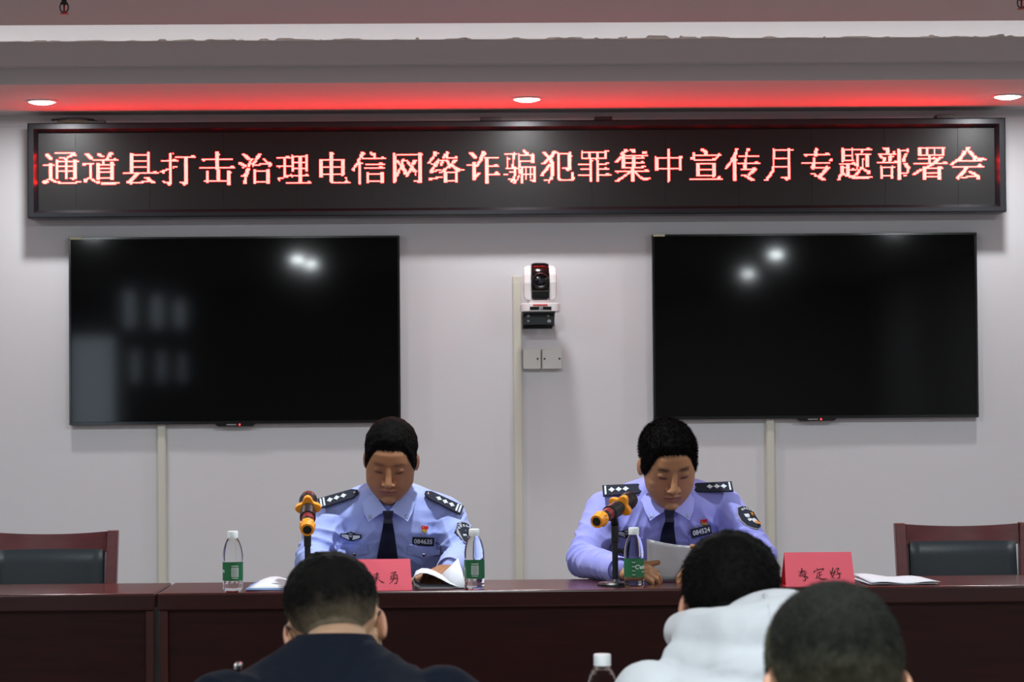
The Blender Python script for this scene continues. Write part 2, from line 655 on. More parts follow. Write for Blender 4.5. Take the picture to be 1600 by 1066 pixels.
def frame_piece(name, pts_o, pts_i):
    """mitred frame rail: outer edge, flat face and a bevel falling in to the panel"""
    (a, b), (c, d) = pts_o, pts_i
    m = MB()
    ax, az = Vector((a[0], a[1])), Vector((b[0], b[1]))
    cx, dx = Vector((c[0], c[1])), Vector((d[0], d[1]))
    ma, mb_ = ax.lerp(cx, 0.62), az.lerp(dx, 0.62)
    ia, ib = ax.lerp(cx, 0.12), az.lerp(dx, 0.12)
    rows = [(ax, az, 10.175), (ax, az, SYF + .005), (ia, ib, SYF), (ma, mb_, SYF), (cx, dx, SYP - .002), (cx, dx, 10.175)]
    vs_ = []
    for p, q, y in rows:
        vs_ += [(p[0], y, p[1]), (q[0], y, q[1])]
    n = len(rows)
    m.add(vs_, [(2 * i, 2 * i + 1, 2 * ((i + 1) % n) + 1, 2 * ((i + 1) % n)) for i in range(n)] + [tuple(range(0, 2 * n, 2)), tuple(range(1, 2 * n, 2))[::-1]])
    m.build(name, M_FRAME, board)


o_ = [(SX0, SZ0), (SX1, SZ0), (SX1, SZ1), (SX0, SZ1)]
i_ = [(PX0, PZ0), (PX1, PZ0), (PX1, PZ1), (PX0, PZ1)]
for k in range(4):
    frame_piece('frame_rail', (o_[k], o_[(k + 1) % 4]), (i_[k], i_[(k + 1) % 4]))
PTX, PTZ = (PX1 - PX0) / 832, (PZ1 - PZ0) / 64
M_PANEL = led_panel_mat(PTX, PTZ)
edges = [0] + [32 + 64 * k for k in range(13)] + [832]
for a, b in zip(edges, edges[1:]):
    g = 0.0007
    mo = MB().box(0 + (g if a else 0), (b - a) * PTX - (g if b < 832 else 0), 0, 0.008, 0, PZ1 - PZ0).build('led_module', M_PANEL)
    mo.location = (PX0 + a * PTX, SYP, PZ0)
    adopt(mo, board)

GLYPHS = [
 (65, "l3 15,13 25,26;h 10 38 90;r 82 8 92 14;h 15 86 96;l2 82,16 72,21;l2 53,21 66,24;r 64 24 70 80;r 38 26 46 82;h 31 46 100;r 87 27 96 81;h 79 78 86;r 84 81 90 86;h 46 46 87;h 59 46 87;h 43 6 33;r 21 39 30 81;l2 5,88 20,82;l3 8,91 14,88;l2 28,82 40,88;l2 40,89 54,91;r 54 91 96 96;h 88 95 106"),
 (125, "l3 19,12 30,24;h 40 7 36;r 8 41 16 45;r 25 37 33 80;l2 23,80 14,84;r 9 85 20 90;l2 35,82 45,90;r 44 89 54 93;r 57 92 100 97;h 92 100 106;l3 52,12 61,20;l3 84,9 79,20;l2 78,22 74,28;r 88 11 92 13;h 28 37 104;r 92 25 101 28;r 63 28 69 40;r 46 37 56 84;r 83 35 93 84;h 41 56 95;h 51 56 83;h 63 56 83;h 77 56 83"),
 (186, "r 30 11 39 64;r 77 8 85 64;h 16 39 77;h 32 39 77;h 48 39 77;h 64 10 106;r 92 60 102 63;l3 50,66 34,84;l3 34,84 24,92;r 20 89 30 96;r 30 92 37 97;h 93 36 66;h 90 63 84;l3 73,77 82,84 93,92;r 88 88 96 95"),
 (248, "r 28 11 37 98;r 38 11 41 15;h 32 8 54;r 40 29 50 32;l2 8,61 22,59;r 11 61 18 66;l2 22,57 30,54;l1 40,51 45,48;h 48 43 51;l1 12,89 16,92;h 93 16 30;r 22 93 36 97;r 26 97 32 101;h 23 48 102;r 90 18 99 22;r 70 24 80 97;h 93 58 70;r 66 95 76 99;r 69 99 74 102"),
 (307, "r 53 9 62 56;r 55 56 64 90;r 62 13 66 15;h 30 14 98;r 17 30 23 34;r 85 26 94 29;h 52 7 105;r 94 48 102 51;r 25 60 33 94;r 83 60 92 100;h 65 92 96;h 90 22 92"),
 (370, "l3 17,14 22,19 31,27;r 26 26 32 31;l3 7,39 15,43 22,48;r 15 50 20 55;h 74 10 17;r 18 70 28 78;l3 25,70 30,55;l2 33,48 36,40 40,30;h 27 37 43;r 20 78 27 90;r 16 87 26 99;l3 62,15 57,24;l2 55,28 50,36 46,42;h 43 35 48;r 41 44 47 50;h 46 48 62;h 43 61 86;l2 75,28 83,36;l3 86,38 92,44;r 87 44 95 51;r 46 57 52 99;r 82 57 90 99;h 61 52 82;h 91 52 82"),
 (430, "h 24 5 42;r 31 20 40 24;r 22 25 28 50;r 23 50 28 82;h 50 5 44;r 9 50 15 54;r 34 46 41 50;l2 10,85 14,83 22,81;r 9 86 14 90;l1 28,79 34,77;r 45 16 49 60;r 49 22 53 60;h 21 50 84;r 83 16 91 64;h 37 50 84;h 56 53 84;r 45 58 51 64;r 64 22 73 93;h 75 32 92;r 42 71 47 75;r 46 77 50 80;r 84 71 89 75;h 94 32 99;r 90 90 96 94"),
 (489, "r 16 30 25 80;r 44 10 54 95;r 54 13 57 16;h 31 25 86;r 77 31 86 74;h 53 25 77;h 72 25 77;r 79 74 83 77;r 48 93 58 99;h 97 55 96;r 87 90 96 96;r 91 83 95 92;h 82 87 92;h 95 96 100"),
 (547, "l3 34,12 30,25;h 15 36 40;l2 27,28 24,38 18,48;l2 16,50 8,60;r 6 58 12 63;r 22 38 31 102;h 41 30 33;h 28 34 97;r 88 23 94 28;l2 58,12 64,18;r 64 14 72 28;h 44 44 94;r 82 40 91 44;h 56 41 94;r 82 52 91 56;r 45 67 53 99;r 83 67 92 99;h 72 53 83;h 91 53 83"),
 (607, "r 13 13 19 99;r 19 20 23 96;h 18 23 95;r 84 13 92 97;h 34 23 28;l2 28,38 33,45;l3 35,46 40,56 46,64;r 43 62 51 73;l2 42,32 40,44;l2 44,34 52,36;l3 39,48 35,58;l2 32,62 26,74;r 24 76 27 80;l2 55,38 62,48;l3 63,48 68,58 75,66;r 75 64 79 77;l3 73,34 69,46;h 34 72 79;l2 66,56 60,66;l2 58,68 53,77;h 79 49 54;h 91 72 82;r 80 93 90 99"),
 (666, "l3 25,11 24,22;h 14 29 35;l2 21,25 16,32;l2 14,36 9,42;r 7 40 14 45;h 44 14 26;l2 36,34 30,42;h 34 34 58;r 33 31 37 35;l3 29,42 24,52;l2 22,55 15,62;r 11 60 19 70;h 65 20 28;h 62 28 39;l3 10,88 17,84;h 84 18 30;h 81 28 42;r 55 10 60 32;r 60 14 63 15;l2 53,20 50,30;l2 47,36 44,44;h 47 40 44;h 28 60 82;r 81 23 88 32;l3 81,34 74,42;l2 73,44 68,50;l2 60,38 65,46;l3 66,50 58,56;l3 72,50 82,58;l2 55,58 46,66;h 68 36 44;r 50 60 55 99;r 55 68 58 99;r 84 58 92 68;h 62 93 103;r 81 58 87 99;h 68 55 82;h 91 58 81"),
 (725, "l3 19,14 24,20 31,27;r 26 26 31 29;h 24 31 35;h 47 7 24;r 23 42 32 92;l2 34,82 43,71;l2 36,80 38,76;l3 54,12 51,24;r 58 13 63 16;r 57 16 60 19;l3 48,28 44,40;l2 42,42 38,50;h 53 33 38;h 30 56 95;r 87 26 94 30;r 59 31 67 102;h 52 67 95;r 84 48 92 52;h 74 67 99;r 83 71 96 74;r 86 67 92 71"),
 (784, "h 20 9 40;r 32 15 37 34;r 29 20 34 56;r 13 29 18 58;h 31 18 21;h 58 10 30;r 26 48 29 58;r 32 54 40 72;h 57 40 46;h 74 4 14;r 8 75 16 79;h 70 20 30;r 32 72 38 80;r 31 80 35 94;r 17 89 28 92;r 22 92 28 97;r 45 18 49 60;r 45 60 54 75;h 22 50 82;l2 61,10 66,14 72,18;r 67 14 73 22;r 83 18 88 22;r 82 22 90 43;h 38 50 83;r 49 38 53 56;h 54 53 92;r 53 56 58 100;r 65 55 69 90;r 77 55 81 88;r 86 54 94 94;h 74 58 86;r 44 76 48 86;r 41 80 44 92;l2 40,92 34,99;h 92 77 85;r 84 93 92 97"),
 (842, "h 16 11 19;l2 18,18 25,24;l3 43,12 36,24;l3 33,27 27,34;l3 28,26 31,36;l2 24,36 18,42;h 45 8 17;h 16 46 52;l3 34,36 36,44;r 33 40 39 90;r 38 46 42 80;l2 30,50 22,62;l2 20,64 12,74;h 77 6 10;r 52 18 58 90;h 19 58 84;r 83 14 91 20;r 82 20 89 63;h 24 90 92;h 60 65 80;r 75 61 88 65;r 78 64 83 68;l1 32,86 28,93;h 92 14 30;r 22 92 34 96;r 25 96 30 100;r 54 88 62 94;r 57 90 96 96;r 91 71 96 92;r 96 84 99 92"),
 (901, "r 16 10 21 35;h 15 22 80;r 80 10 88 34;h 11 88 91;h 31 21 80;r 36 15 43 31;r 58 15 65 31;h 34 55 60;r 39 34 44 99;h 37 44 47;r 57 36 66 95;r 58 95 64 99;h 47 7 38;r 11 47 16 52;h 62 14 38;h 78 7 38;h 49 67 84;r 84 43 93 47;h 62 67 91;r 80 58 88 62;h 78 67 98;r 85 74 94 78"),
 (959, "r 30 7 39 14;r 30 14 36 18;h 11 39 41;l2 27,14 24,22;r 24 20 32 62;l2 21,28 17,34;l2 15,36 9,43;h 67 4 98;r 9 68 14 73;l2 50,8 56,14;r 55 9 60 19;h 24 32 95;r 81 15 92 22;h 33 32 85;r 77 29 83 33;h 46 32 85;r 77 42 83 46;h 58 32 82;h 54 80 88;r 52 24 60 58;r 49 58 58 97;r 88 63 96 67;l2 46,70 40,76 28,84;l2 26,86 12,94;h 96 4 13;l2 60,70 70,80;l2 72,82 80,88;r 80 88 96 94;h 89 95 101"),
 (1018, "r 48 9 56 97;r 48 97 53 101;r 12 29 18 35;r 12 34 22 69;h 33 18 82;r 82 28 91 33;r 82 33 88 69;h 61 22 82"),
 (1076, "l3 44,10 50,14 54,20;r 49 17 58 24;r 16 17 22 35;r 11 30 22 36;h 26 22 95;r 86 20 92 25;r 84 26 91 30;l2 86,31 80,37;h 38 22 80;r 72 34 80 37;r 24 38 28 42;r 26 46 35 86;r 71 46 80 83;r 71 83 76 86;h 50 35 71;h 66 35 71;h 82 35 71;h 91 7 98;r 84 87 95 91;r 87 84 92 87"),
 (1135, "r 29 7 34 20;r 34 9 40 12;r 33 12 37 20;l3 30,20 27,30;l2 24,32 20,42;l2 18,45 12,52;l2 12,53 6,61;r 22 26 32 98;h 37 32 34;r 61 7 66 30;r 66 9 72 15;r 57 19 62 44;r 55 38 63 50;r 51 50 60 65;h 30 39 94;r 82 26 91 29;h 49 36 97;r 85 45 94 48;h 64 48 89;r 50 65 56 69;r 79 60 87 66;l3 82,68 76,74;l2 74,76 68,82;h 81 48 60;l3 60,84 68,90 78,95;r 74 90 82 98"),
 (1194, "r 28 8 33 60;r 33 11 37 34;h 13 33 84;r 72 8 78 93;h 35 33 72;h 57 33 72;r 25 58 32 74;l2 27,72 22,82;l2 22,82 14,92;h 96 6 14;h 89 53 70;r 63 90 76 93;r 66 93 71 97"),
 (1252, "r 45 8 51 14;h 12 51 54;r 42 14 51 32;r 39 33 47 46;r 36 46 44 60;r 33 59 43 65;r 35 64 41 67;h 25 13 85;r 16 26 22 30;r 74 20 83 25;h 47 7 86;r 84 42 95 45;r 87 39 92 42;h 62 43 84;r 73 58 82 65;l3 77,66 68,76;l3 66,77 60,84;h 79 35 43;l1 42,81 48,83;l3 48,84 58,88;l3 58,90 68,96;r 64 90 70 99;h 94 68 72"),
 (1310, "r 18 9 24 47;r 24 14 27 42;r 44 9 49 43;h 13 24 100;h 27 24 44;h 43 24 49;r 88 9 98 15;r 70 14 77 22;r 71 20 74 26;h 26 57 97;r 57 27 65 60;r 85 27 94 62;h 52 12 56;r 46 48 56 52;r 57 58 63 66;l2 54,53 60,56;r 30 53 38 88;r 15 57 22 80;h 62 22 26;l2 17,80 10,90;h 97 5 10;l1 8,94 12,90;h 67 39 55;r 46 63 51 67;l2 22,79 32,85;r 36 86 54 91;r 47 90 93 95;h 89 56 100;r 73 38 81 40;r 73 40 78 60;r 69 60 77 66;l2 68,68 64,76;l2 62,77 54,84;l2 79,66 86,72;r 86 72 96 82"),
 (1370, "l2 27,8 31,11;r 32 9 41 23;h 24 10 60;r 52 19 57 23;l2 17,30 24,36;r 23 34 32 44;r 24 42 29 50;l2 46,29 43,40;h 32 48 54;r 42 32 48 44;r 40 42 44 50;h 49 7 64;r 56 45 64 49;r 16 57 21 64;r 16 60 24 96;r 45 60 53 93;r 48 57 53 62;h 61 24 56;r 45 92 50 96;h 84 24 45;r 64 12 70 16;r 64 14 73 99;h 16 72 88;r 90 11 98 22;l2 90,24 85,34;l3 83,38 83,46;l3 86,52 94,64;r 90 62 98 76;h 77 73 90;r 82 78 94 82;h 84 83 88"),
 (1430, "r 18 6 24 32;r 24 10 27 28;h 10 24 92;r 83 6 89 30;h 27 24 88;r 38 10 46 27;r 60 10 66 27;r 45 27 53 53;h 40 18 78;r 57 35 66 39;h 52 5 99;r 86 47 96 51;l3 80,34 70,43;l3 68,45 54,56;l2 52,57 42,62;h 36 80 85;h 64 40 84;r 30 61 39 97;r 72 60 80 97;r 80 62 84 65;l2 28,68 18,74;l2 17,75 6,82;h 78 39 72;h 90 39 72"),
 (1488, "r 48 6 57 18;h 10 57 60;l3 46,17 40,28;l3 39,30 28,42;l3 26,42 18,48;l2 16,50 8,56;h 56 4 12;h 46 24 80;l3 58,20 66,28;l3 67,30 78,38;r 67 38 78 46;r 80 37 92 46;r 92 39 99 44;h 41 98 105;h 62 11 98;r 82 57 95 61;r 85 53 91 57;l3 50,64 42,74;l3 41,75 34,84;l2 32,85 24,92;r 20 90 30 95;r 23 94 29 99;r 32 90 52 95;h 90 50 75;l2 60,74 68,80;l3 68,80 80,88;r 78 88 88 98"),
]


def raster(s):
    """stroke description -> set of lit (column, row) dots of one 34 x 32 character cell"""
    on = set()
    kx, kz = 0.312, 0.2988
    for st in s.split(';'):
        c, rest = st.split(' ', 1)
        if c == 'h':
            y, a, b = (float(q) for q in rest.split())
            for q in range(int(a * kx), int(b * kx) + 1):
                on.add((q, int(y * kz)))
        elif c == 'r':
            a, y0, b, y1 = (float(q) for q in rest.split())
            for q in range(int(a * kx + .3), max(int(b * kx + .3), int(a * kx + .3) + 1)):
                for r_ in range(int(y0 * kz + .3), max(int(y1 * kz + .3), int(y0 * kz + .3) + 1)):
                    on.add((q, r_))
        else:
            wd = int(c[1])
            pts = [tuple(float(t) for t in q.split(',')) for q in rest.split()]
            for (x0, y0), (x1, y1) in zip(pts, pts[1:]):
                n = int(max(abs(x1 - x0), abs(y1 - y0))) + 2
                for k_ in range(n + 1):
                    x_, y_ = x0 + (x1 - x0) * k_ / n, y0 + (y1 - y0) * k_ / n
                    cx, cy = int(x_ * kx), int(y_ * kz)
                    for d in range(wd):
                        on.add((cx + d - wd // 2, cy))
    return on


for x0, s in GLYPHS:
    c0 = round((x0 - 60) * 0.5546)
    gm = MB()
    for (c, r_) in sorted(raster(s)):
        cx = PX0 + (c0 + c + 0.5) * PTX
        cz = PZ1 - (14 + r_ + 0.5) * PTZ
        rad = 0.47 * PTX
        gm.add([(cx + rad * math.cos(a), SYP - 0.0012, cz + rad * 1.03 * math.sin(a)) for a in [PI / 8 + PI / 4 * q for q in range(8)]], [tuple(range(8))])
    gm.build('lit_character', M_LED, board)
# hangers and cable on top of the board
for x, wd in ((0.128, 0.085), (0.585, 0.072), (1.975, 0.072)):
    MB().box(x - wd / 2, x + wd / 2, SYF + .02, 10.14, SZ1, SZ1 + 0.016).build('top_bracket', M_BLACK, board, bevel=.002)
MB().box(-1.62, -1.45, SYF + .03, 10.12, SZ1, SZ1 + 0.012).build('top_bracket', mat('brown_wood_strip', (96, 84, 60), .6), board)
MB().box(-1.50, -1.43, SYF + .025, 10.125, SZ1 + .0005, SZ1 + 0.014).build('top_bracket', M_BLACK, board)
MB().tube([(-1.64, 10.06, SZ1 + .012), (-1.58, 10.06, SZ1 + .018), (-1.53, 10.06, SZ1 + .019), (-1.47, 10.06, SZ1 + .012)], 0.004).build('cable', M_BLACK, board, smooth=True)

# ------------------------------------------------------------------ televisions


def tv(x0, x1, z0, z1, label):
    t = thing('television', ((x0 + x1) / 2, 10.1, z0), label, 'television', 'wall televisions')
    yf = 10.162
    e = 0.009
    MB().box(x0, x1, yf + .004, yf + .03, z0, z1).box(x0 + .12, x1 - .12, yf + .03, yf + .034, z0 + .08, z1 - .08).build('back_case', M_BLACK, t, bevel=.002)
    for a, b, c, d in ((x0, x1, z1 - e, z1), (x0, x1, z0, z0 + e * 1.4), (x0, x0 + e, z0 + e * 1.4, z1 - e), (x1 - e, x1, z0 + e * 1.4, z1 - e)):
        MB().box(a, b, yf - .004, yf + .006, c, d).build('bezel', M_BLACKG, t, bevel=.001)
    MB().box(x0 + e, x1 - e, yf, yf + .004, z0 + e * 1.4, z1 - e).build('screen', M_SCREEN, t)
    xm = (x0 + x1) / 2
    q = MB().prism([(-.085, 0.002), (-.07, -.010), (.07, -.010), (.085, .002)], (xm, yf - .005, z0), (1, 0, 0), (0, 0, 1), (0, 1, 0), .02).build('logo_bar', M_BLACKG, t)
    MB().box(xm - .035, xm + .005, yf - .0065, yf - .005, z0 - .005, z0 - .001).build('maker_mark', M_GREYM, q)
    MB().lathe([(.0035, 0), (.0035, .002)], (xm + .018, yf - .005, z0 - .003), (0, -1, 0), 10).build('standby_light', M_LEDR, q)
    MB().box(x0 + .004, x0 + .052, yf - .0055, yf - .004, z1 - .008, z1 - .0005).build('sticker', mat('cream_sticker', (232, 226, 190), .6), t)
    MB().box(xm - .2, xm + .2, yf + .034, WY, (z0 + z1) / 2 - .15, (z0 + z1) / 2 + .15).build('wall_mount', M_BLACK, t)


tv(-1.589, -0.246, 1.211, 1.973, 'black flat television on the wall above the left officer')
tv(0.784, 2.114, 1.214, 1.970, 'black flat television on the wall above the right officer')

# ------------------------------------------------------------------ trunking, boxes, conference camera
for x, z1, wd, lb in ((0.232, 1.805, 0.036, 'cream cable trunking running down the wall beside the camera'),
                      (-1.219, 1.24, 0.034, 'cream cable trunking running down from the left television'),
                      (1.262, 1.24, 0.034, 'cream cable trunking running down from the right television')):
    t = thing('cable_trunking', (x, WY, 0), lb, 'trunking', 'wall trunking')
    MB().box(x - wd / 2, x + wd / 2, WY - .020, WY, 0.1, z1).build('channel', M_CREAM, t, bevel=.002)
    MB().box(x - wd / 2 + .004, x + wd / 2 - .004, WY - .023, WY - .019, 0.1, z1 - .025).build('lid', M_CREAM, t, bevel=.001)
for x0, x1, lb, scr in ((0.254, 0.326, 'pale grey switch box on the wall nearest the trunking', (0.313,)),
                        (0.331, 0.412, 'pale grey switch box on the wall farther from the trunking', (0.341, 0.402))):
    t = thing('junction_box', ((x0 + x1) / 2, WY, 1.424), lb, 'switch box', 'switch boxes under the camera')
    MB().box(x0, x1, WY - .035, WY, 1.424, 1.506).build('box', M_BOX, t, bevel=.003)
    MB().box(x0 + .001, x1 - .001, WY - .040, WY - .034, 1.425, 1.505).build('cover', M_BOX, t, bevel=.002)
    for s in scr:
        MB().lathe([(.004, 0), (.004, .002), (.001, .003)], (s, WY - .040, 1.466), (0, -1, 0), 10).build('screw', M_DARKM, t)

cx, cy = 0.320, 10.02
pc = thing('conference_camera', (cx, cy, 1.60), 'white and black pan tilt camera on a wall bracket between the televisions', 'camera')
zb = 1.652
# base with rounded front
bp = []
for k in range(13):
    a = PI + PI * k / 12
    bp.append((0.079 * math.copysign(abs(math.cos(a)) ** .45, math.cos(a)), 0.055 * math.copysign(abs(math.sin(a)) ** .6, math.sin(a)) - 0.01))
bp += [(0.079, .07), (-0.079, .07)]
base = MB().prism(bp, (cx, cy, zb), (1, 0, 0), (0, 1, 0), (0, 0, 1), 0.034).build('base', M_WHITEP, pc, bevel=.003)
yb = cy - .0655
MB().box(cx - .043, cx + .043, yb - .0015, yb + .004, zb + .006, zb + .019).build('display_strip', M_BLACKG, base)
place = text_mesh('JPS', 0.012)
link('display_lettering', place_mesh(place, (cx + .002, yb - .003, zb + .0125), (1, 0, 0), (0, 0, 1), (0, -1, 0)), M_SILVER, base)
MB().box(cx - .030, cx + .028, yb - .001, yb + .004, zb + .0225, zb + .0285).build('red_strip', M_REDE, base)
for k in range(4):
    MB().box(cx - .084 + .003, cx - .077, cy - .03, cy + .01, zb + .006 + k * .005, zb + .008 + k * .005).build('vent_slot', M_GREYM, base)
MB().lathe([(0.052, 0), (0.052, .012)], (cx, cy, zb + .034), seg=28).build('turntable', M_WHITEP, pc, smooth='auto')
for s in (-1, 1):
    yk = [(-.042, 0), (.042, 0), (.046, .07), (.040, .105), (.022, .132), (0, .142), (-.022, .132), (-.040, .105), (-.046, .07)]
    a = MB()
    # lobe bulging outwards
    rows = []
    for w_, sc in ((0.036, 1.0), (0.054, .97), (0.064, .86), (0.067, .6)):
        rows.append([(cx + s * w_, cy + p[0] * sc, zb + .046 + .07 + (p[1] - .07) * sc) for p in yk])
    vs_ = [p for r_ in rows for p in r_]
    n = len(yk)
    fs = [(i * n + j, i * n + (j + 1) % n, (i + 1) * n + (j + 1) % n, (i + 1) * n + j) for i in range(3) for j in range(n)]
    fs += [tuple(range(n)), tuple(range(3 * n, 4 * n))]
    a.add(vs_, fs).build('yoke_arm', M_WHITEP, pc, smooth=False, bevel=.004, bseg=3)
hd_ = MB().lathe([(0.001, -.035), (.066, -.034), (.070, -.02), (.070, .02), (.066, .034), (.001, .035)], (cx, cy, zb + .128), (1, 0, 0), 36).build('head', M_BLACKG, pc, smooth='auto')
MB().box(cx - .034, cx + .034, cy - .05, cy + .045, zb + .046, zb + .09).build('head_cover', M_BLACKG, pc, bevel=.012, bseg=4)
zl = zb + .122
MB().lathe([(.033, .04), (.033, .072), (.029, .076), (.027, .070), (.022, .066), (.001, .064)], (cx, cy, zl), (0, -1, 0), 32, cap=False).build('lens_barrel', M_BLACK, hd_, smooth='auto')
MB().ell((cx, cy - .062, zl), (.021, .008, .021)).build('lens_glass', mat('lens_glass', (20, 20, 34), .05, coat=1.0), hd_, smooth=True)
br = MB().box(cx - .072, cx + .06, cy - .045, WY, zb - .006, zb).box(cx - .066, cx + .055, WY - .012, WY, zb - .062, zb - .006)
br.prism([(0, 0), (.12, 0), (.12, -.05), (.09, -.05)], (cx - .070, cy - .03, zb - .006), (0, 1, 0), (0, 0, 1), (1, 0, 0), .006)
br.prism([(0, 0), (.12, 0), (.12, -.05), (.09, -.05)], (cx + .052, cy - .03, zb - .006), (0, 1, 0), (0, 0, 1), (1, 0, 0), .006)
br.box(cx - .066, cx + .055, cy + .0, cy + .008, zb - .05, zb - .006)
bk = br.build('bracket', M_BLACK, pc)
for dx, dz, r_ in ((-.048, -.016, .007), (-.048, -.036, .005), (.032, -.016, .005), (.036, -.038, .008)):
    MB().lathe([(r_, 0), (r_, .003), (r_ * .5, .004)], (cx + dx, cy, zb + dz), (0, -1, 0), 12).build('screw', M_GREYM, bk)

# ------------------------------------------------------------------ desks
ZD = 0.768


def desk(x0, x1, label):
    t = thing('conference_desk', ((x0 + x1) / 2, 7.2, 0), label, 'desk', 'desks in the front row')
    y0, y1 = 6.99, 7.40
    MB().box(x0, x1, y0, y1, ZD - .048, ZD).build('desktop', M_WOODTOP, t, bevel=.006, bseg=3)
    MB().box(x0 + .028, x1 - .028, y0 + .03, y0 + .05, 0.08, ZD - .048).build('front_panel', M_WOOD, t)
    for a in (x0 + .006, x1 - .028):
        MB().box(a, a + .022, y0 + .014, y1 - .02, 0, ZD - .048).build('side_panel', M_WOODSTILE, t, bevel=.002)
    MB().box(x0 + .03, x1 - .03, y0 + .06, y1 - .05, ZD - .2, ZD - .185).build('shelf', M_WOOD, t)


desk(-2.30, -0.857, 'dark red wooden desk at the left with an empty chair behind it')
desk(-0.851, 1.128, 'dark red wooden desk at which the two officers sit')
desk(1.131, 2.60, 'dark red wooden desk at the right with an empty chair behind it')

# ------------------------------------------------------------------ chairs


def make_chair(label):
    """chair facing -Y, standing on the origin"""
    t = thing('office_chair', (0, 0, 0), label, 'chair', 'wooden chairs behind the desks')
    W, H_ = 0.19, 0.905
    for s in (-1, 1):
        pts = [(s * (W - .01), .23, 0), (s * (W - .01), .21, .44), (s * W, .225, .70), (s * (W + .005), .245, H_)]
        m = MB()
        P_ = []
        for p in pts:
            P_.append([(p[0] - .017, p[1] - .018, p[2]), (p[0] + .017, p[1] - .018, p[2]), (p[0] + .017, p[1] + .018, p[2]), (p[0] - .017, p[1] + .018, p[2])])
        for i in range(3):
            m.add(P_[i] + P_[i + 1], [(0, 1, 5, 4), (1, 2, 6, 5), (2, 3, 7, 6), (3, 0, 4, 7)] + ([(0, 1, 2, 3)] if i == 0 else []) + ([(4, 5, 6, 7)] if i == 2 else []))
        m.build('rear_post', M_CHAIR, t, bevel=.003)
        MB().box(s * (W - .005) - .018, s * (W - .005) + .018, -.24, -.204, 0, .64).build('front_leg', M_CHAIR, t, bevel=.004)
        m = MB()
        m.grid([[(s * (W - .005) + dx, y, .64 + .02 * math.sin((y + .24) * 6)) for y in np.linspace(-.25, .23, 8)] for dx in (-.024, .024)])
        m.build('armrest', M_CHAIR, t, solid=.022)
    n = 11

    def bow(z, x):
        return .235 + (z - .8) * .09 + .028 * (1 - (x / W) ** 2)
    xs_ = np.linspace(-W + .012, W - .012, n)
    MB().grid([[(x_, bow(z, x_), z + .010 * (abs(x_) / W) ** 2 * (z > .86)) for x_ in xs_] for z in (.838, .86, .893)]).build('top_rail', M_CHAIR, t, solid=.022, smooth='auto')
    MB().grid([[(x_, bow(z, x_) - .006 - .012 * math.sin(PI * (z - .52) / .31) * (1 - (x_ / W) ** 4), z) for x_ in np.linspace(-W + .022, W - .022, n)] for z in np.linspace(.525, .846, 8)]).build('back_pad', M_LEATHER, t, solid=.03, smooth=True)
    MB().grid([[(x_, bow(z, x_), z) for x_ in xs_] for z in (.48, .52)]).build('lower_rail', M_CHAIR, t, solid=.022)
    MB().box(-W + .01, W - .01, -.22, .20, .40, .43).build('seat_frame', M_CHAIR, t)
    MB().box(-W + .004, W - .004, -.235, .19, .43, .475).build('seat', M_LEATHER, t, bevel=.015, bseg=3)
    MB().box(-W + .02, W - .02, .20, .22, .18, .21).build('stretcher', M_CHAIR, t)
    return t


M_CHAIR = mat('chair_red_wood', (84, 34, 36), .3, var=.18, vscale=5, stretch=(2, 2, 10))
ch = make_chair('empty dark wooden chair with black leather back behind the left desk')
ch.location = (-1.277, 7.53, 0)
copy_tree(ch, (1.560, 7.53, 0), 0, 'empty dark wooden chair with black leather back behind the right desk')
copy_tree(ch, (0.615, 7.86, 0), 0, 'dark red wooden chair under the right officer')
copy_tree(ch, (-0.222, 7.86, 0), 0, 'dark red wooden chair under the left officer')

# ------------------------------------------------------------------ people
def smoothstep(a, b, x):
    t = np.clip((x - a) / (b - a), 0, 1)
    return t * t * (3 - 2 * t)


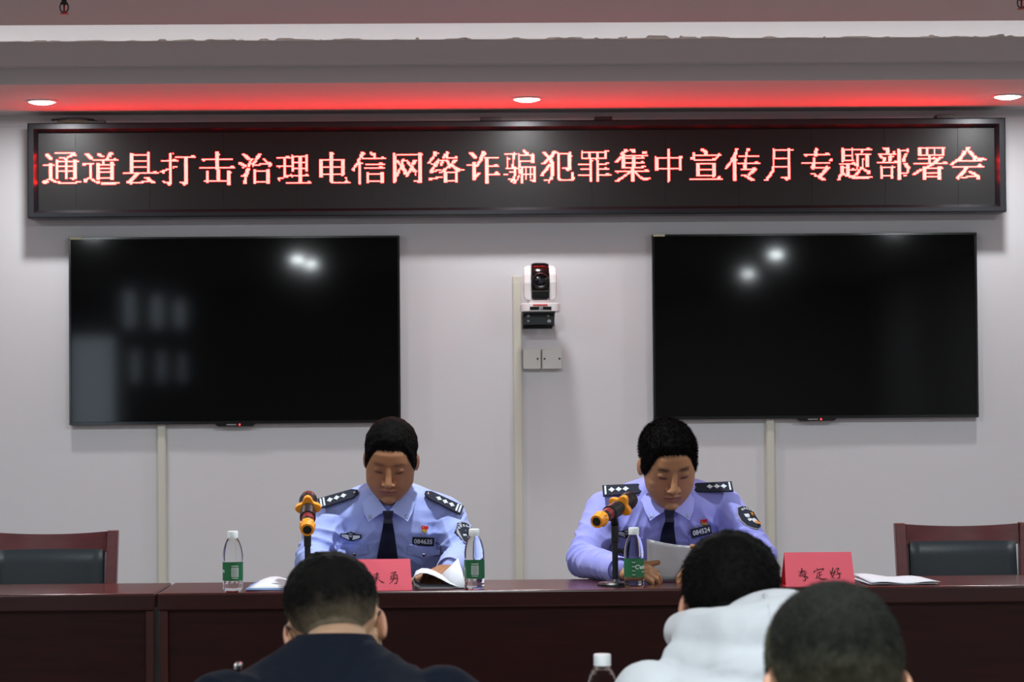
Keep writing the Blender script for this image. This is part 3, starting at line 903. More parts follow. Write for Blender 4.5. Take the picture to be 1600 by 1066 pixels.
def head_shape(mb, T, hd=1.0, jaw=1.0):
    """adds head pieces to mb, T maps head-local (front -Y, up Z) to world"""
    R3 = T.to_3x3().normalized()
    S = T.to_scale()[0]

    def P(x, y, z):
        return T @ Vector((x, y, z))

    def E(c, r, rot=None):
        mb.ell(P(*c), tuple(q * S for q in r), R3 if rot is None else R3 @ rot, 28, 20)

    def C(a, ra, b, rb):
        mb.cap(P(*a), ra * S, P(*b), rb * S, 14)
    E((0, .016, .036), (.078, .097, .087))
    secs = []
    for z, hw, fr, bk_ in ((.085, .052, -.062, .05), (.060, .066, -.079, .05), (.03, .073, -.0875, .05), (.0, .0765, -.0865, .04), (-.025, .0765, -.086, .03), (-.05, .071 * jaw, -.0855, .015),
                           (-.075, .059 * jaw, -.084, .0), (-.098, .040 * jaw, -.081, -.02), (-.112, .022 * jaw, -.074, -.035)):
        cy_ = (fr + bk_) / 2
        secs.append((P(0, cy_, z), R3 @ Vector((hw * S, 0, 0)), R3 @ Vector((0, (bk_ - fr) / 2 * S, 0))))
    mb.loft(secs, 36)
    # nose
    C((0, -.0805, .022), .0085, (0, -.0960, -.016), .0105)
    C((0, -.0950, -.012), .0105, (0, -.1045, -.030), .0120)
    for s in (-1, 1):
        E((s * .0140, -.0950, -.034), (.0092, .011, .0078))
        C((s * .018, -.0805, .0320), .0050, (s * .046, -.0690, .0315), .0050)      # brow ridge
        E((s * .0320, -.0778, .0115), (.0160, .0095, .0098))                       # eyelid over the eyeball
        E((s * .042, -.052, -.022), (.028, .026, .028))                            # cheek
        E((s * .0805, .012, -.006), (.0075, .019, .032), Matrix.Rotation(s * -.38, 3, 'Z') @ Matrix.Rotation(.15, 3, 'X'))
        E((s * .0775, .000, -.012), (.006, .009, .014))
    C((-.026, -.0800, -.0605), .0046, (-.004, -.0885, -.0575), .0058)
    C((.026, -.0800, -.0605), .0046, (.004, -.0885, -.0575), .0058)
    C((-.022, -.0805, -.0665), .0050, (0, -.0880, -.0690), .0068)
    C((.022, -.0805, -.0665), .0050, (0, -.0880, -.0690), .0068)
    E((0, -.0755, -.098), (.022, .016, .015))


HL = [(0, .074), (.30, .073), (.50, .069), (.63, .057), (.73, .034), (.88, .008), (1.14, -.020), (1.42, -.012), (1.52, .038), (1.75, .036), (1.95, -.020), (2.2, -.050), (PI + .01, -.066)]


def hair_mask(L, hl):
    a = np.abs(np.arctan2(L[:, 0], -(L[:, 1] - .01)))
    zh = np.interp(a, [q[0] for q in hl], [q[1] for q in hl])
    return L[:, 2] - zh


def finish_head(me, T, skin, hairc, thick, fade, name_hair, root, hl=HL, strand=0.008, nstr=5000, spike=0.3, brow=1.0, fade_back=0.0, front_lift=0.0, ear_red=0.1, fringe=0.0, scalp=None):
    """colours the skin of the whole body mesh and grows the hair part from the head surface"""
    co = getco(me)
    no = getno(me)
    Ti = np.array(T.inverted())
    L = co @ Ti[:3, :3].T + Ti[:3, 3]
    inhead = (np.abs(L[:, 0]) < .1) & (L[:, 2] > -.13) & (L[:, 1] > -.14) & (L[:, 1] < .14) & (L[:, 2] < .16)
    x, y, z = L[:, 0], L[:, 1], L[:, 2]
    c = np.tile(np.array(lin(skin)), (len(co), 1))
    front = inhead & (y < -.03)
    ax = np.abs(x)

    def blend(mask, col, amt):
        m_ = (mask * amt)[:, None]
        c[:] = c * (1 - m_) + np.array(lin(col)) * m_
    # lips, lash line, brows, nostrils, cheeks
    lip = front * np.clip(1 - (ax / .031) ** 2, 0, 1) ** .5 * np.exp(-((z + .0635 + .06 * ax) / .0085) ** 2)
    blend(lip, (150, 88, 82), .75)
    seam = front * (ax < .028) * np.exp(-((z + .0635) / .0022) ** 2)
    blend(seam, (84, 44, 42), .8)
    lash = front * np.exp(-((ax - .0315) / .0125) ** 4) * np.exp(-((z - .0035 - .09 * (ax - .03)) / .0038) ** 2)
    blend(lash, (26, 17, 15), .95)
    lid = front * np.exp(-((ax - .0315) / .017) ** 4) * np.exp(-((z - .012) / .011) ** 2)
    blend(lid, (112, 76, 60), .35)
    br_ = front * np.exp(-((ax - .031) / .018) ** 4) * np.exp(-((z - .0315 - .05 * (ax - .03)) / .0062) ** 2)
    blend(br_, (34, 26, 23), min(.95, .75 * brow))
    nos = front * np.exp(-((ax - .0075) / .004) ** 2) * np.exp(-((z + .0415) / .003) ** 2) * (y < -.09)
    blend(nos, (60, 34, 30), .8)
    ck = front * np.exp(-((ax - .04) / .02) ** 2 - ((z + .03) / .02) ** 2)
    blend(ck, (206, 140, 114), .15)
    ear = inhead * (ax > .0765)
    blend(ear.astype(float), (206, 130, 110), ear_red)
    beard = front * np.clip((-z - .05) / .02, 0, 1) * (ax < .05)
    blend(beard, (140, 110, 96), .12)
    # hair
    m = np.where(inhead, hair_mask(L, hl), -1)
    m = m + np.where(inhead & (m > -.03) & (m < .03), .0016 * np.sin(L[:, 0] * 900 + 4 * np.sin(L[:, 0] * 170)) * (y < 0), 0)
    stub = inhead * smoothstep(-.010, .006, m)
    blend(stub, hairc, .8)
    setcol(me, c)
    keep = (m > -.001) & inhead & (ax < .0815)
    idx = -np.ones(len(co), dtype=int)
    sel = np.where(keep)[0]
    idx[sel] = np.arange(len(sel))
    mm = np.clip(m[sel], 0, None)
    t = thick * smoothstep(0, fade, mm)
    topw = smoothstep(.02, .10, L[sel, 2])
    t *= .42 + .58 * topw
    t += front_lift * smoothstep(0, .012, mm) * (L[sel, 1] < -.02) * topw
    nz = np.array([noise.fractal(Vector(p) * 55, .8, 2, 3) for p in co[sel]])
    t = t * (1 + .22 * nz)
    hv = co[sel] + no[sel] * (t + .0008)[:, None]
    # even the hair surface a little
    faces = []
    for p in me.polygons:
        q = idx[list(p.vertices)]
        if (q >= 0).all():
            faces.append(tuple(int(i) for i in q))
    hc = np.tile(np.array(lin(hairc)), (len(sel), 1))
    if fade_back:
        # cropped sides and nape: scalp shows through where the hair is shortest
        a = np.abs(np.arctan2(L[sel, 0], -(L[sel, 1] - .01)))
        f = (1 - smoothstep(.0, fade_back, mm)) * smoothstep(1.0, 1.5, a)
        sc = np.array(lin(scalp)) if scalp else np.array(lin(tuple(.5 * s_ + .5 * h_ for s_, h_ in zip(skin, hairc))))
        f = np.clip(f + .12 * nz * (f > 0), 0, 1)[:, None]
        hc = hc * (1 - f) + sc * f
    hc *= (1 + .18 * nz)[:, None]
    verts = [tuple(p) for p in hv]
    cols = [tuple(q) for q in np.clip(hc, 0, 1)]
    # short strands standing on the cap
    ups = np.array(T.to_3x3().normalized())
    pick = rng.integers(0, len(sel), nstr)
    for i in pick:
        if mm[i] < .002:
            continue
        p = hv[i]
        nn = no[sel[i]]
        l = L[sel[i]]
        # comb direction: forward on top, down on the sides
        w_ = smoothstep(.03, .10, np.array([l[2]]))[0]
        comb = ups @ (np.array([0, -1.0, .0]) * w_ + np.array([0, -.15, -1.0]) * (1 - w_))
        d = nn * spike + comb * (1 - spike) + rng.normal(0, .13, 3)
        d /= np.linalg.norm(d)
        ln = strand * rng.uniform(.5, 1.1) * min(1, .35 + mm[i] / max(fade, 1e-4) * .8)
        if fringe and mm[i] < .022 and l[1] < -.035:
            d = ups @ np.array([rng.normal(0, .25), -.55, -.75 + rng.normal(0, .2)])
            d /= np.linalg.norm(d)
            ln = fringe * rng.uniform(.6, 1.2)
        side = np.cross(d, rng.normal(0, 1, 3))
        side /= np.linalg.norm(side) + 1e-9
        k_ = len(verts)
        w0 = .0007
        verts += [tuple(p - nn * .001 - side * w0), tuple(p - nn * .001 + side * w0), tuple(p + d * ln)]
        faces.append((k_, k_ + 1, k_ + 2))
        cc = tuple(hc[i] * rng.uniform(.7, 1.25))
        cols += [cc, cc, cc]
    hm = bpy.data.meshes.new(name_hair)
    hm.from_pydata(verts, [], faces)
    setcol(hm, np.clip(np.array(cols), 0, 1))
    link(name_hair, hm, M_HAIR, root, smooth=True)


def hand(mb, wr, f, n, s, curl=(18, 28, 20), thumb=(.55, .75, -.2), sc=1.0, spread=.06):
    """five-fingered hand: wr wrist, f towards the fingers, n back of the hand, s towards the thumb"""
    wr, f, n, s = Vector(wr), Vector(f).normalized(), Vector(n).normalized(), Vector(s).normalized()
    offs = (.030, .0105, -.0095, -.028)
    lens = (.068, .076, .071, .056)
    for i, (o_f, L_) in enumerate(zip(offs, lens)):
        kn = wr + (f * (.088 - (.006 if i in (0, 3) else 0) - (.004 if i == 3 else 0)) + s * o_f) * sc
        mb.cap(wr + (f * .012 + s * o_f * .55) * sc, .0165 * sc, kn, .0115 * sc, 12)
        p, ang = kn, 0.0
        d0 = (f + s * (o_f * spread / .03)).normalized()
        for fr_, cu_, r0, r1 in zip((.45, .31, .24), curl, (.0098, .0088, .0080), (.0088, .0080, .0070)):
            ang += math.radians(cu_ + i * 2)
            q = p + (d0 * math.cos(ang) - n * math.sin(ang)) * (L_ * fr_ * sc)
            mb.cap(p, r0 * sc, q, r1 * sc, 10)
            p = q
    b0 = wr + (f * .022 + s * .024 - n * .004) * sc
    d = (f * thumb[0] + s * thumb[1] + n * thumb[2]).normalized()
    b1 = b0 + d * .040 * sc
    d2 = (d * .7 + f * .5).normalized()
    b2 = b1 + d2 * .032 * sc
    b3 = b2 + (d2 * .8 + f * .35).normalized() * .024 * sc
    mb.chain([(b0, .0155 * sc), (b1, .0118 * sc), (b2, .0105 * sc), (b3, .0085 * sc)], 10)


def wrinkle(me, amp, regions, seed=0.0, base=.0012):
    """cloth folds: ridged noise, stronger near the given centres (centre, radius, gain, direction)"""
    co = getco(me)
    no = getno(me)
    d = np.array([noise.fractal(Vector((p[0] * 9 + seed, p[1] * 9, p[2] * 9)), .9, 2, 3) for p in co]) * base
    for c, r, g, ax, fq in regions:
        c = np.array(c)
        ax = np.array(ax) / np.linalg.norm(ax)
        w_ = np.exp(-(((co - c) / r) ** 2).sum(1))
        sel = np.where(w_ > .03)[0]
        for i in sel:
            q = co[i] - c
            al = float(q @ ax)
            wob = noise.noise(Vector(co[i] * 7) + Vector((seed, 3, 1))) * 1.3
            v = math.sin(al * fq + wob * 3.0)
            v = (1 - abs(v)) ** 1.5 * 2 - .8
            d[i] += v * g * w_[i] * (.6 + .6 * noise.noise(Vector(co[i] * 11) + Vector((0, seed, 5))))
    setco(me, co + no * (d * amp)[:, None])


def decal_frame(bv, X, Z, roll=0.0, spread=.012, yfrom=6.5, bias=None):
    """finds where a ray from the front meets the cloth: centre, right, up and outward axes of a stiff patch lying there"""
    hits = []
    nn = Vector((0, 0, 0))
    for dx, dz in ((0, 0), (spread, 0), (-spread, 0), (0, spread), (0, -spread)):
        h = bv.ray_cast(Vector((X + dx, yfrom, Z + dz)), Vector((0, 1, 0)))
        if h[0] is not None:
            hits.append(h[0])
            q = h[1] if h[1].y < 0 else -h[1]
            nn += q
    if bias is not None:
        nn = nn.normalized() + Vector(bias)
    n = nn.normalized()
    c = sum(hits, Vector((0, 0, 0))) / len(hits)
    c = Vector((X, hits[0].y, Z))
    up = (Vector((0, 0, 1)) - n * n.z).normalized()
    rt = up.cross(n)
    if rt.x < 0:
        rt = -rt
    cr, sr = math.cos(roll), math.sin(roll)
    u = rt * cr + up * sr
    v = up * cr - rt * sr
    return c, u, v, n


def lerp3(a, b, t):
    return tuple(a[i] + (b[i] - a[i]) * t for i in range(3))


def build_officer(cfg):
    X0 = cfg['x']
    root = thing('person', (X0, 7.85, 0), cfg['label'], 'person', 'uniformed officers at the desk')
    dz = cfg.get('dz', 0.0)
    dy = cfg.get('dy', 0.0)
    lean = cfg.get('leanx', 0.0)

    def S(x_, y_, z_):
        return (X0 + x_ + lean * (z_ - .5), y_ + dy, z_ + dz)
    # torso sections: centre offset, half width, half depth
    tor = [((0, 7.86, .46), .150, .11), ((0, 7.85, .56), .160, .115), ((0, 7.79, .70), .166, .118), ((0, 7.715, .82), .178, .120), ((0, 7.675, .90), .186, .112),
           ((0, 7.655, .960), .178, .092), ((0, 7.642, 1.006), .132, .074), ((0, 7.632, 1.040), .074, .060)]
    T = (Matrix.Translation(cfg['head']) @ Matrix.Rotation(math.radians(cfg['yaw']), 4, 'Z') @ Matrix.Rotation(math.radians(cfg['roll']), 4, 'Y')
         @ Matrix.Rotation(math.radians(cfg['pitch']), 4, 'X') @ Matrix.Scale(cfg['scale'], 4))
    sh = cfg['shoulders']
    el = cfg['elbows']
    wr = cfg['wrists']
    # --- body: one continuous surface from head to hands
    b = MB()
    head_shape(b, T, jaw=cfg.get('jaw', 1.0))
    nb = T @ Vector((0, .028, -.04))
    n0 = Vector(S(0, 7.655, .985))
    b.chain([(nb, .054), (n0, .058)])
    b.cap(T @ Vector((0, -.035, -.085)), .030, n0 + Vector((0, -.02, .005)), .045)
    b.loft([(S(*c), (hw * .8, 0, 0), (0, hd_ * .75, 0)) for c, hw, hd_ in tor], 28)
    for i in range(2):
        b.chain([(sh[i], .045), (el[i], .034), (wr[i], .026)])
        hand(b, *cfg['hands'][i])
    bm_ = remesh(b, .0026, 5, .5)
    link('body', bm_, M_SKIN, root, smooth=True)
    finish_head(bm_, T, cfg['skin'], cfg['hairc'], cfg['hair_t'], cfg['hair_fade'], 'hair', root, hl=cfg.get('hl', HL), strand=cfg['strand'], nstr=cfg['nstr'],
                spike=cfg['spike'], brow=cfg['brow'], front_lift=cfg.get('front_lift', 0), fringe=cfg.get('fringe', 0))
    # --- shirt
    s = MB()
    s.loft([(S(*c), (hw, 0, 0), (0, hd_, 0)) for c, hw, hd_ in tor], 36)
    for i in range(2):
        sg = -1 if i == 0 else 1
        s.chain([(S(sg * .055, 7.645, 1.000), .052), (sh[i], .060), (lerp3(sh[i], el[i], .5), .058), (el[i], .050), (lerp3(el[i], wr[i], .6), .043), (wr[i], .036)], 20)
    sm = remesh(s, .0042, 10, .5)
    reg = []
    for i in range(2):
        sg = -1 if i == 0 else 1
        ax = np.array(el[i]) - np.array(sh[i])
        ax2 = np.array(wr[i]) - np.array(el[i])
        reg += [(el[i], .085, 10.0, ax + ax2 * .4, 80), (lerp3(sh[i], el[i], .5), .09, 7.0, ax + np.array((0, .1, 0)), 70), (lerp3(el[i], wr[i], .6), .09, 8.0, ax2, 85),
                (S(sg * .13, 7.58, .86), .07, 9.0, (sg * .8, 0, .45), 75), (S(sg * .07, 7.58, .80), .07, 5.0, (sg * .3, 0, 1), 60)]
    wrinkle(sm, .001, reg, cfg['seed'], 3.0)
    shirt = link('shirt', sm, shirt_mats[cfg['shirt']], root, smooth=True)
    bv = bvh_of(sm)
    shm = shirt_mats[cfg['shirt']]
    # cuffs
    for i in range(2):
        d = (Vector(wr[i]) - Vector(el[i])).normalized()
        MB().lathe([(.0375, -.035), (.0400, -.03), (.0400, .018), (.0375, .022), (.034, .016), (.034, -.02)], wr[i], d, 28).build('cuff', shm, shirt, smooth='auto')
    # --- collar
    ck = cfg['collar']        # centre of the knot
    K = Vector(ck)
    for sg in (-1, 1):
        nbk = Vector(S(sg * .050, 7.640, 1.055))
        rows = []
        # fold line runs from the knot round the neck
        fold = [K + Vector((sg * .005, -.004, .010)), K + Vector((sg * .028, .018, .040)), K + Vector((sg * .042, .058, .066)), K + Vector((sg * .056, .105, .084)), K + Vector((sg * .045, .165, .092)), K + Vector((0, .19, .095))]
        edge = [K + Vector((sg * .058, -.010, -.022)), K + Vector((sg * .071, .006, .002)), K + Vector((sg * .078, .040, .030)), K + Vector((sg * .084, .095, .046)), K + Vector((sg * .066, .175, .056)), K + Vector((0, .21, .058))]
        inner = [p + Vector((-sg * .002, .012, -.02)) for p in fold]
        for t in (0, .5, 1):
            rows.append([inner[i].lerp(fold[i], t) for i in range(6)])
        for t in (.35, .7, 1):
            rows.append([fold[i].lerp(edge[i], t) + Vector((0, -.004, .003)) * math.sin(PI * t) for i in range(6)])
        MB().grid(rows).build('collar', shm, shirt, solid=.003, smooth='auto')
        # small metal collar badge
        bc = fold[0].lerp(edge[0], .72).lerp(edge[1], .35)
        fn = (edge[1] - fold[1]).cross(edge[0] - fold[0])
        if fn.y > 0:
            fn = -fn
        fn.normalize()
        MB().lathe([(.008, 0), (.008, .001), (.004, .0025)], bc + fn * .003, fn, 10, fr=lambda a, h: 1 + .18 * math.cos(5 * a)).build('collar_badge', mat('pale_collar_badge', (140, 152, 186), .5), shirt)
    # --- tie
    kn = MB()
    kn.prism([(-.017, .016), (.017, .016), (.011, -.016), (-.011, -.016)], K + Vector((0, -.012, -.004)), (1, 0, 0), (0, -.25, .97), (0, 1, 0), .016)
    tie = kn.build('tie', M_TIE, root, bevel=.004, bseg=3)
    zt, zb_ = K.z - .014, cfg['tie_bottom']
    ys, cen = [], []
    for k in range(14):
        t = k / 13
        z_ = zt + (zb_ - zt) * t
        hw = .012 + .021 * min(1, t * 1.1)
        cxp = K.x + cfg.get('tie_dx', 0) * t
        yy = 9.0
        for q in (-1, -.5, 0, .5, 1):
            h = bv.ray_cast(Vector((cxp + q * hw, 6.5, z_)), Vector((0, 1, 0)))
            if h[0] is not None:
                yy = min(yy, h[0].y)
        ys.append(min(yy - .006, K.y - .010 if t < .12 else 9.0))
        cen.append((cxp, z_, hw))
    for _ in range(3):
        ys = [ys[0]] + [min(ys[k], (ys[k - 1] + ys[k] + ys[k + 1]) / 3 + .0005) for k in range(1, 13)] + [ys[-1]]
    rows = [[(c_[0] + q * c_[2], y_ + .004 * q * q, c_[1]) for q in (-1, -.6, 0, .6, 1)] for c_, y_ in zip(cen, ys)]
    MB().grid(rows).build('tie_blade', M_TIE, tie, solid=.004, smooth='auto')
    # placket and buttons
    # --- pockets with flaps
    for (px_, pz, wd, rl) in cfg['pockets']:
        c, u, v, n = decal_frame(bv, px_, pz, rl)
        hw = wd / 2
        fl_ = MB()
        poly = [(-hw, .0), (-hw, -.032), (-hw * .5, -.036), (0, -.045), (hw * .5, -.036), (hw, -.032), (hw, 0)]
        g = []
        for t in np.linspace(0, 1, 9):
            xx = -hw + wd * t
            zb2 = np.interp(xx, [-hw, -hw * .5, 0, hw * .5, hw], [-.032, -.036, -.045, -.036, -.032])
            col = []
            for t2 in (0, .5, 1):
                p = c + u * xx + v * (zb2 * t2)
                h = bv.ray_cast(Vector((p.x, 6.5, p.z)), Vector((0, 1, 0)))
                y_ = h[0].y if h[0] is not None else p.y
                col.append((p.x, min(y_, c.y + .02) - .0035, p.z))
            g.append(col)
        flap = MB().grid(g).build('pocket_flap', shm, shirt, solid=.003, smooth='auto')
        p = c + v * -.034
        h = bv.ray_cast(Vector((p.x, 6.5, p.z)), Vector((0, 1, 0)))
        MB().lathe([(.0065, 0), (.0065, .002), (.004, .004), (.0005, .0045)], (p.x, h[0].y - .005, p.z), n, 14).build('button', M_SILVERM, flap, smooth='auto')
    # --- chest badges
    c, u, v, n = decal_frame(bv, *cfg['wing'], cfg['wing_roll'])
    o = c + n * .005
    out = [(-.034, .006), (-.016, .007), (-.013, .0095), (-.007, .0105), (0, .014), (.007, .0105), (.013, .0095), (.016, .007), (.034, .006), (.034, -.005), (.022, -.010), (.006, -.0155), (-.006, -.0155), (-.022, -.010), (-.034, -.005)]
    wing = MB().prism(out, o, u, v, n, .003).build('chest_badge', M_NAVY, shirt)
    for sg in (-1, 1):
        MB().prism([(sg * .009, .003), (sg * .030, .0035), (sg * .030, -.003), (sg * .020, -.007), (sg * .005, -.0115), (sg * .007, -.004)], o + n * .003, u, v, n, .0012).build('silver_wing', M_SILVER, wing)
    MB().prism([(-.007, .003), (-.005, .009), (0, .0105), (.005, .009), (.007, .003), (.004, -.003), (-.004, -.003)], o + n * .003, u, v, n, .0018).build('silver_crest', mat('dull_silver', (150, 152, 150), .5), wing)
    for xx in (-.004, 0, .004):
        MB().box(-.0006, .0006, 0, .001, -.003, .003)
        MB().prism([(xx - .0008, .003), (xx + .0008, .003), (xx + .0008, .0085), (xx - .0008, .0085)], o + n * .0048, u, v, n, .0006).build('crest_line', M_NAVY, wing)
    MB().prism([(-.003, -.005), (.003, -.005), (.002, -.0085), (-.002, -.0085)], o + n * .0032, u, v, n, .0012).build('crest_line', M_NAVY, wing)
    # number plate
    c, u, v, n = decal_frame(bv, *cfg['num'], cfg['num_roll'], bias=(0, -.35, .0))
    o = c + n * .008
    pl = MB().prism([(-.0335, -.0145), (.0335, -.0145), (.0335, .0145), (-.0335, .0145)], o, u, v, n, .003).build('number_badge', M_NAVY, shirt, bevel=.0012)
    tm = text_mesh(cfg['number'], .021, squeeze=.90)
    link('number_lettering', place_mesh(tm, o, u, v, n, .0036), M_SILVER, pl)
    # enamel pin
    c, u, v, n = decal_frame(bv, *cfg['pin'], cfg['num_roll'])
    o = c + n * .005
    pin = MB().lathe([(.0085, 0), (.0085, .0015), (.006, .003)], o - v * .003, n, 16, fr=lambda a, h: 1).build('enamel_pin', M_GOLD, shirt, smooth='auto')
    MB().prism([(-.0115, .010), (-.004, .0115), (.002, .0095), (.010, .0105), (.0105, .001), (.002, -.0005), (-.004, .0015), (-.0105, .0005)], o + n * .002, u, v, n, .002).build('red_flag', M_REDE, pin)
    MB().lathe([(.002, 0), (.002, .001)], o + n * .004 + u * -.006 + v * .006, n, 6).build('gold_star', M_GOLD, pin)
    # --- epaulettes
    for e in cfg['epaulettes']:
        c, u, v = Vector(e['c']), Vector(e['u']).normalized(), Vector(e['v']).normalized()
        v = (v - u * u.dot(v)).normalized()
        n = u.cross(v)
        if n.y > 0:
            n = -n
        Lh, hw = .063, e.get('hw', .0228)
        # outer end at +u
        c = c + n * .009
        ep = MB().prism([(Lh, hw), (Lh, -hw), (-Lh * .72, -hw * .86), (-Lh, 0 - hw * .35), (-Lh, hw * .35), (-Lh * .72, hw * .86)], c, u, v, n, .005).build('epaulette', M_NAVY, shirt, bevel=.0012)
        tpt = c + n * .005
        xb = Lh - .006
        for k in range(e['bars']):
            MB().prism([(xb - k * .0095, hw * .78), (xb - k * .0095, -hw * .78), (xb - k * .0095 - .0055, -hw * .78), (xb - k * .0095 - .0055, hw * .78)], tpt, u, v, n, .0012).build('silver_bar', M_SILVER, ep)
        st = xb - e['bars'] * .0095 - .012
        for k in range(3):
            xx = st - k * .0215
            q = .0100
            MB().prism([(xx + q, 0), (xx + q * .45, q * .45), (xx, q), (xx - q * .45, q * .45), (xx - q, 0), (xx - q * .45, -q * .45), (xx, -q), (xx + q * .45, -q * .45)], tpt, u, v, n, .0016).build('pip', M_SILVER, ep)
        MB().lathe([(.0035, 0), (.0035, .001), (.001, .002)], tpt - u * (Lh * .82), n, 8).build('button', M_SILVERM, ep)
    # --- shoulder patch on the outer sleeve
    e = cfg['patch']
    c, u, v = Vector(e['c']), Vector(e['u']).normalized(), Vector(e['v']).normalized()
    v = (v - u * u.dot(v)).normalized()
    n = u.cross(v)
    if n.y > 0:
        n = -n
    a0 = np.array(sh[1])
    a1 = np.array(el[1])

    def wrap(poly, lift):
        """lays outline points on the sleeve"""
        P_ = []
        for p in poly:
            q = c + u * (p[0] * .9) + v * (p[1] * .9)
            hh = bv.ray_cast(q + n * .06, -n)
            if hh[0] is None or hh[3] > .10:
                hn = bv.find_nearest(q - n * .02)
                P_.append(hn[0] + hn[1] * lift)
            else:
                P_.append(hh[0] + n * lift)
        return P_

    def patch_piece(nm, poly, m, lift, par):
        # fan of the outline around its middle, subdivided so it follows the sleeve
        k_ = len(poly)
        mid = (sum(p[0] for p in poly) / k_, sum(p[1] for p in poly) / k_)
        rings = [[(mid[0] + (p[0] - mid[0]) * t, mid[1] + (p[1] - mid[1]) * t) for p in poly] for t in (1, .75, .5, .25)]
        mb_ = MB()
        vs_ = []
        for r_ in rings:
            vs_ += wrap(r_, lift)
        vs_ += wrap([mid], lift)
        fs = []
        for i in range(3):
            for j in range(k_):
                fs.append((i * k_ + j, i * k_ + (j + 1) % k_, (i + 1) * k_ + (j + 1) % k_, (i + 1) * k_ + j))
        for j in range(k_):
            fs.append((3 * k_ + j, 3 * k_ + (j + 1) % k_, 4 * k_))
        mb_.add(vs_, fs)
        return mb_.build(nm, m, par, solid=.0012)
    shield = [(-.030, .040), (-.015, .047), (0, .049), (.015, .047), (.030, .040), (.036, .015), (.034, -.012), (.024, -.032), (.010, -.043), (0, -.046), (-.010, -.043), (-.024, -.032), (-.034, -.012), (-.036, .015)]
    sp = patch_piece('shoulder_patch', [(p[0] * 1.06, p[1] * 1.06) for p in shield], mat('grey_piping', (150, 150, 160), .7), .0040, shirt)
    patch_piece('patch_ground', shield, M_NAVY, .0055, sp)
    for k in range(5):
        a = math.radians(-52 + 26 * k)
        xx, yy = .026 * math.sin(a) * 1.0, .022 + .017 * math.cos(a)
        s_ = .0032
        for q in range(2):
            yo = (q - .5) * .0042
            patch_piece('patch_letter', [(xx - s_, yy + yo - .0013), (xx + s_, yy + yo - .0013), (xx + s_, yy + yo + .0013), (xx - s_, yy + yo + .0013)], M_SILVER, .0072, sp)
    star = [((.0085 if k % 2 == 0 else .0038) * math.sin(k * PI / 5) + .004, (.0085 if k % 2 == 0 else .0038) * math.cos(k * PI / 5) + .014) for k in range(10)]
    patch_piece('patch_star', star, mat('orange_gold', (214, 130, 30), .5), .0072, sp)
    patch_piece('patch_glyph', [(-.024, .012), (-.012, .012), (-.010, .004), (-.014, -.004), (-.024, -.002)], M_SILVER, .0072, sp)
    patch_piece('patch_glyph', [(-.020, -.008), (-.006, -.004), (-.002, -.010), (-.016, -.018)], M_SILVER, .0072, sp)
    patch_piece('patch_globe', [(.010 + .014 * math.cos(q * PI / 6), -.014 + .014 * math.sin(q * PI / 6)) for q in range(12)], M_SILVER, .0072, sp)
    patch_piece('patch_globe', [(.012 + .010 * math.cos(q * PI / 6), -.020 + .009 * math.sin(q * PI / 6)) for q in range(12)], mat('orange_gold', (214, 130, 30), .5), .0086, sp)
    # --- trousers and shoes under the desk
    t = MB()
    t.loft([(S(0, 7.87, .44), (.165, 0, 0), (0, .12, 0)), (S(0, 7.86, .52), (.165, 0, 0), (0, .122, 0)), (S(0, 7.85, .585), (.160, 0, 0), (0, .118, 0))], 28)
    for sg in (-1, 1):
        t.chain([((X0 + sg * .09, 7.86, .545), .085), ((X0 + sg * .13, 7.50, .53), .065), ((X0 + sg * .13, 7.50, .12), .05)], 16)
    link('trousers', remesh(t, .008, 6), M_TROUS, root, smooth=True)
    for sg in (-1, 1):
        sh_ = MB().ell((X0 + sg * .13, 7.44, .045), (.048, .13, .045)).box(X0 + sg * .13 - .03, X0 + sg * .13 + .03, 7.34, 7.55, 0, .03)
        link('shoe', remesh(sh_, .006, 5), M_SHOE, root, smooth=True)
    return root


shirt_mats = {'a': M_SHIRT, 'b': M_SHIRTB}

SKIN_A = (156, 108, 76)
SKIN_B = (166, 118, 84)

A = dict(x=-0.222, label='officer in light blue shirt and navy tie reading papers, two bars on each epaulette', seed=1.3, shirt='a',
         head=(-0.213, 7.535, 1.118), yaw=-2, roll=3, pitch=27, scale=.95,
         shoulders=[(-.395, 7.655, .945), (-.045, 7.655, .945)],
         elbows=[(-.455, 7.545, .822), (.000, 7.560, .826)],
         wrists=[(-.375, 7.33, .806), (-.035, 7.345, .806)],
         hands=[((-.362, 7.315, .803), (.35, -.92, -.1), (0, -.1, 1), (.92, .35, 0)), ((-.042, 7.325, .806), (-.45, -.86, -.18), (.15, -.1, .98), (-.86, .45, 0), (35, 45, 30))],
         skin=SKIN_A, hairc=(12, 10, 9), hair_t=.011, hair_fade=.03, fringe=.006, strand=.006, nstr=9000, spike=.25, brow=.8, jaw=1.06,
         collar=(-.222, 7.528, .958), tie_bottom=.80, tie_dx=-.006,
         pockets=[(-.115, .862, .100, -.03), (-.335, .866, .100, .02)],
         wing=(-.334, .893), wing_roll=-.05, num=(-.119, .876), num_roll=-.06, number='084635', pin=(-.115, .910),
         epaulettes=[dict(c=(-.372, 7.604, .998), u=(-1, .05, -.30), v=(-.12, -.55, -.55), bars=2), dict(c=(-.060, 7.602, .984), u=(.93, .05, -.46), v=(.22, -.55, -.55), bars=2)],
         patch=dict(c=(.018, 7.560, .885), u=(.55, .80, .0), v=(.05, 0, 1)))
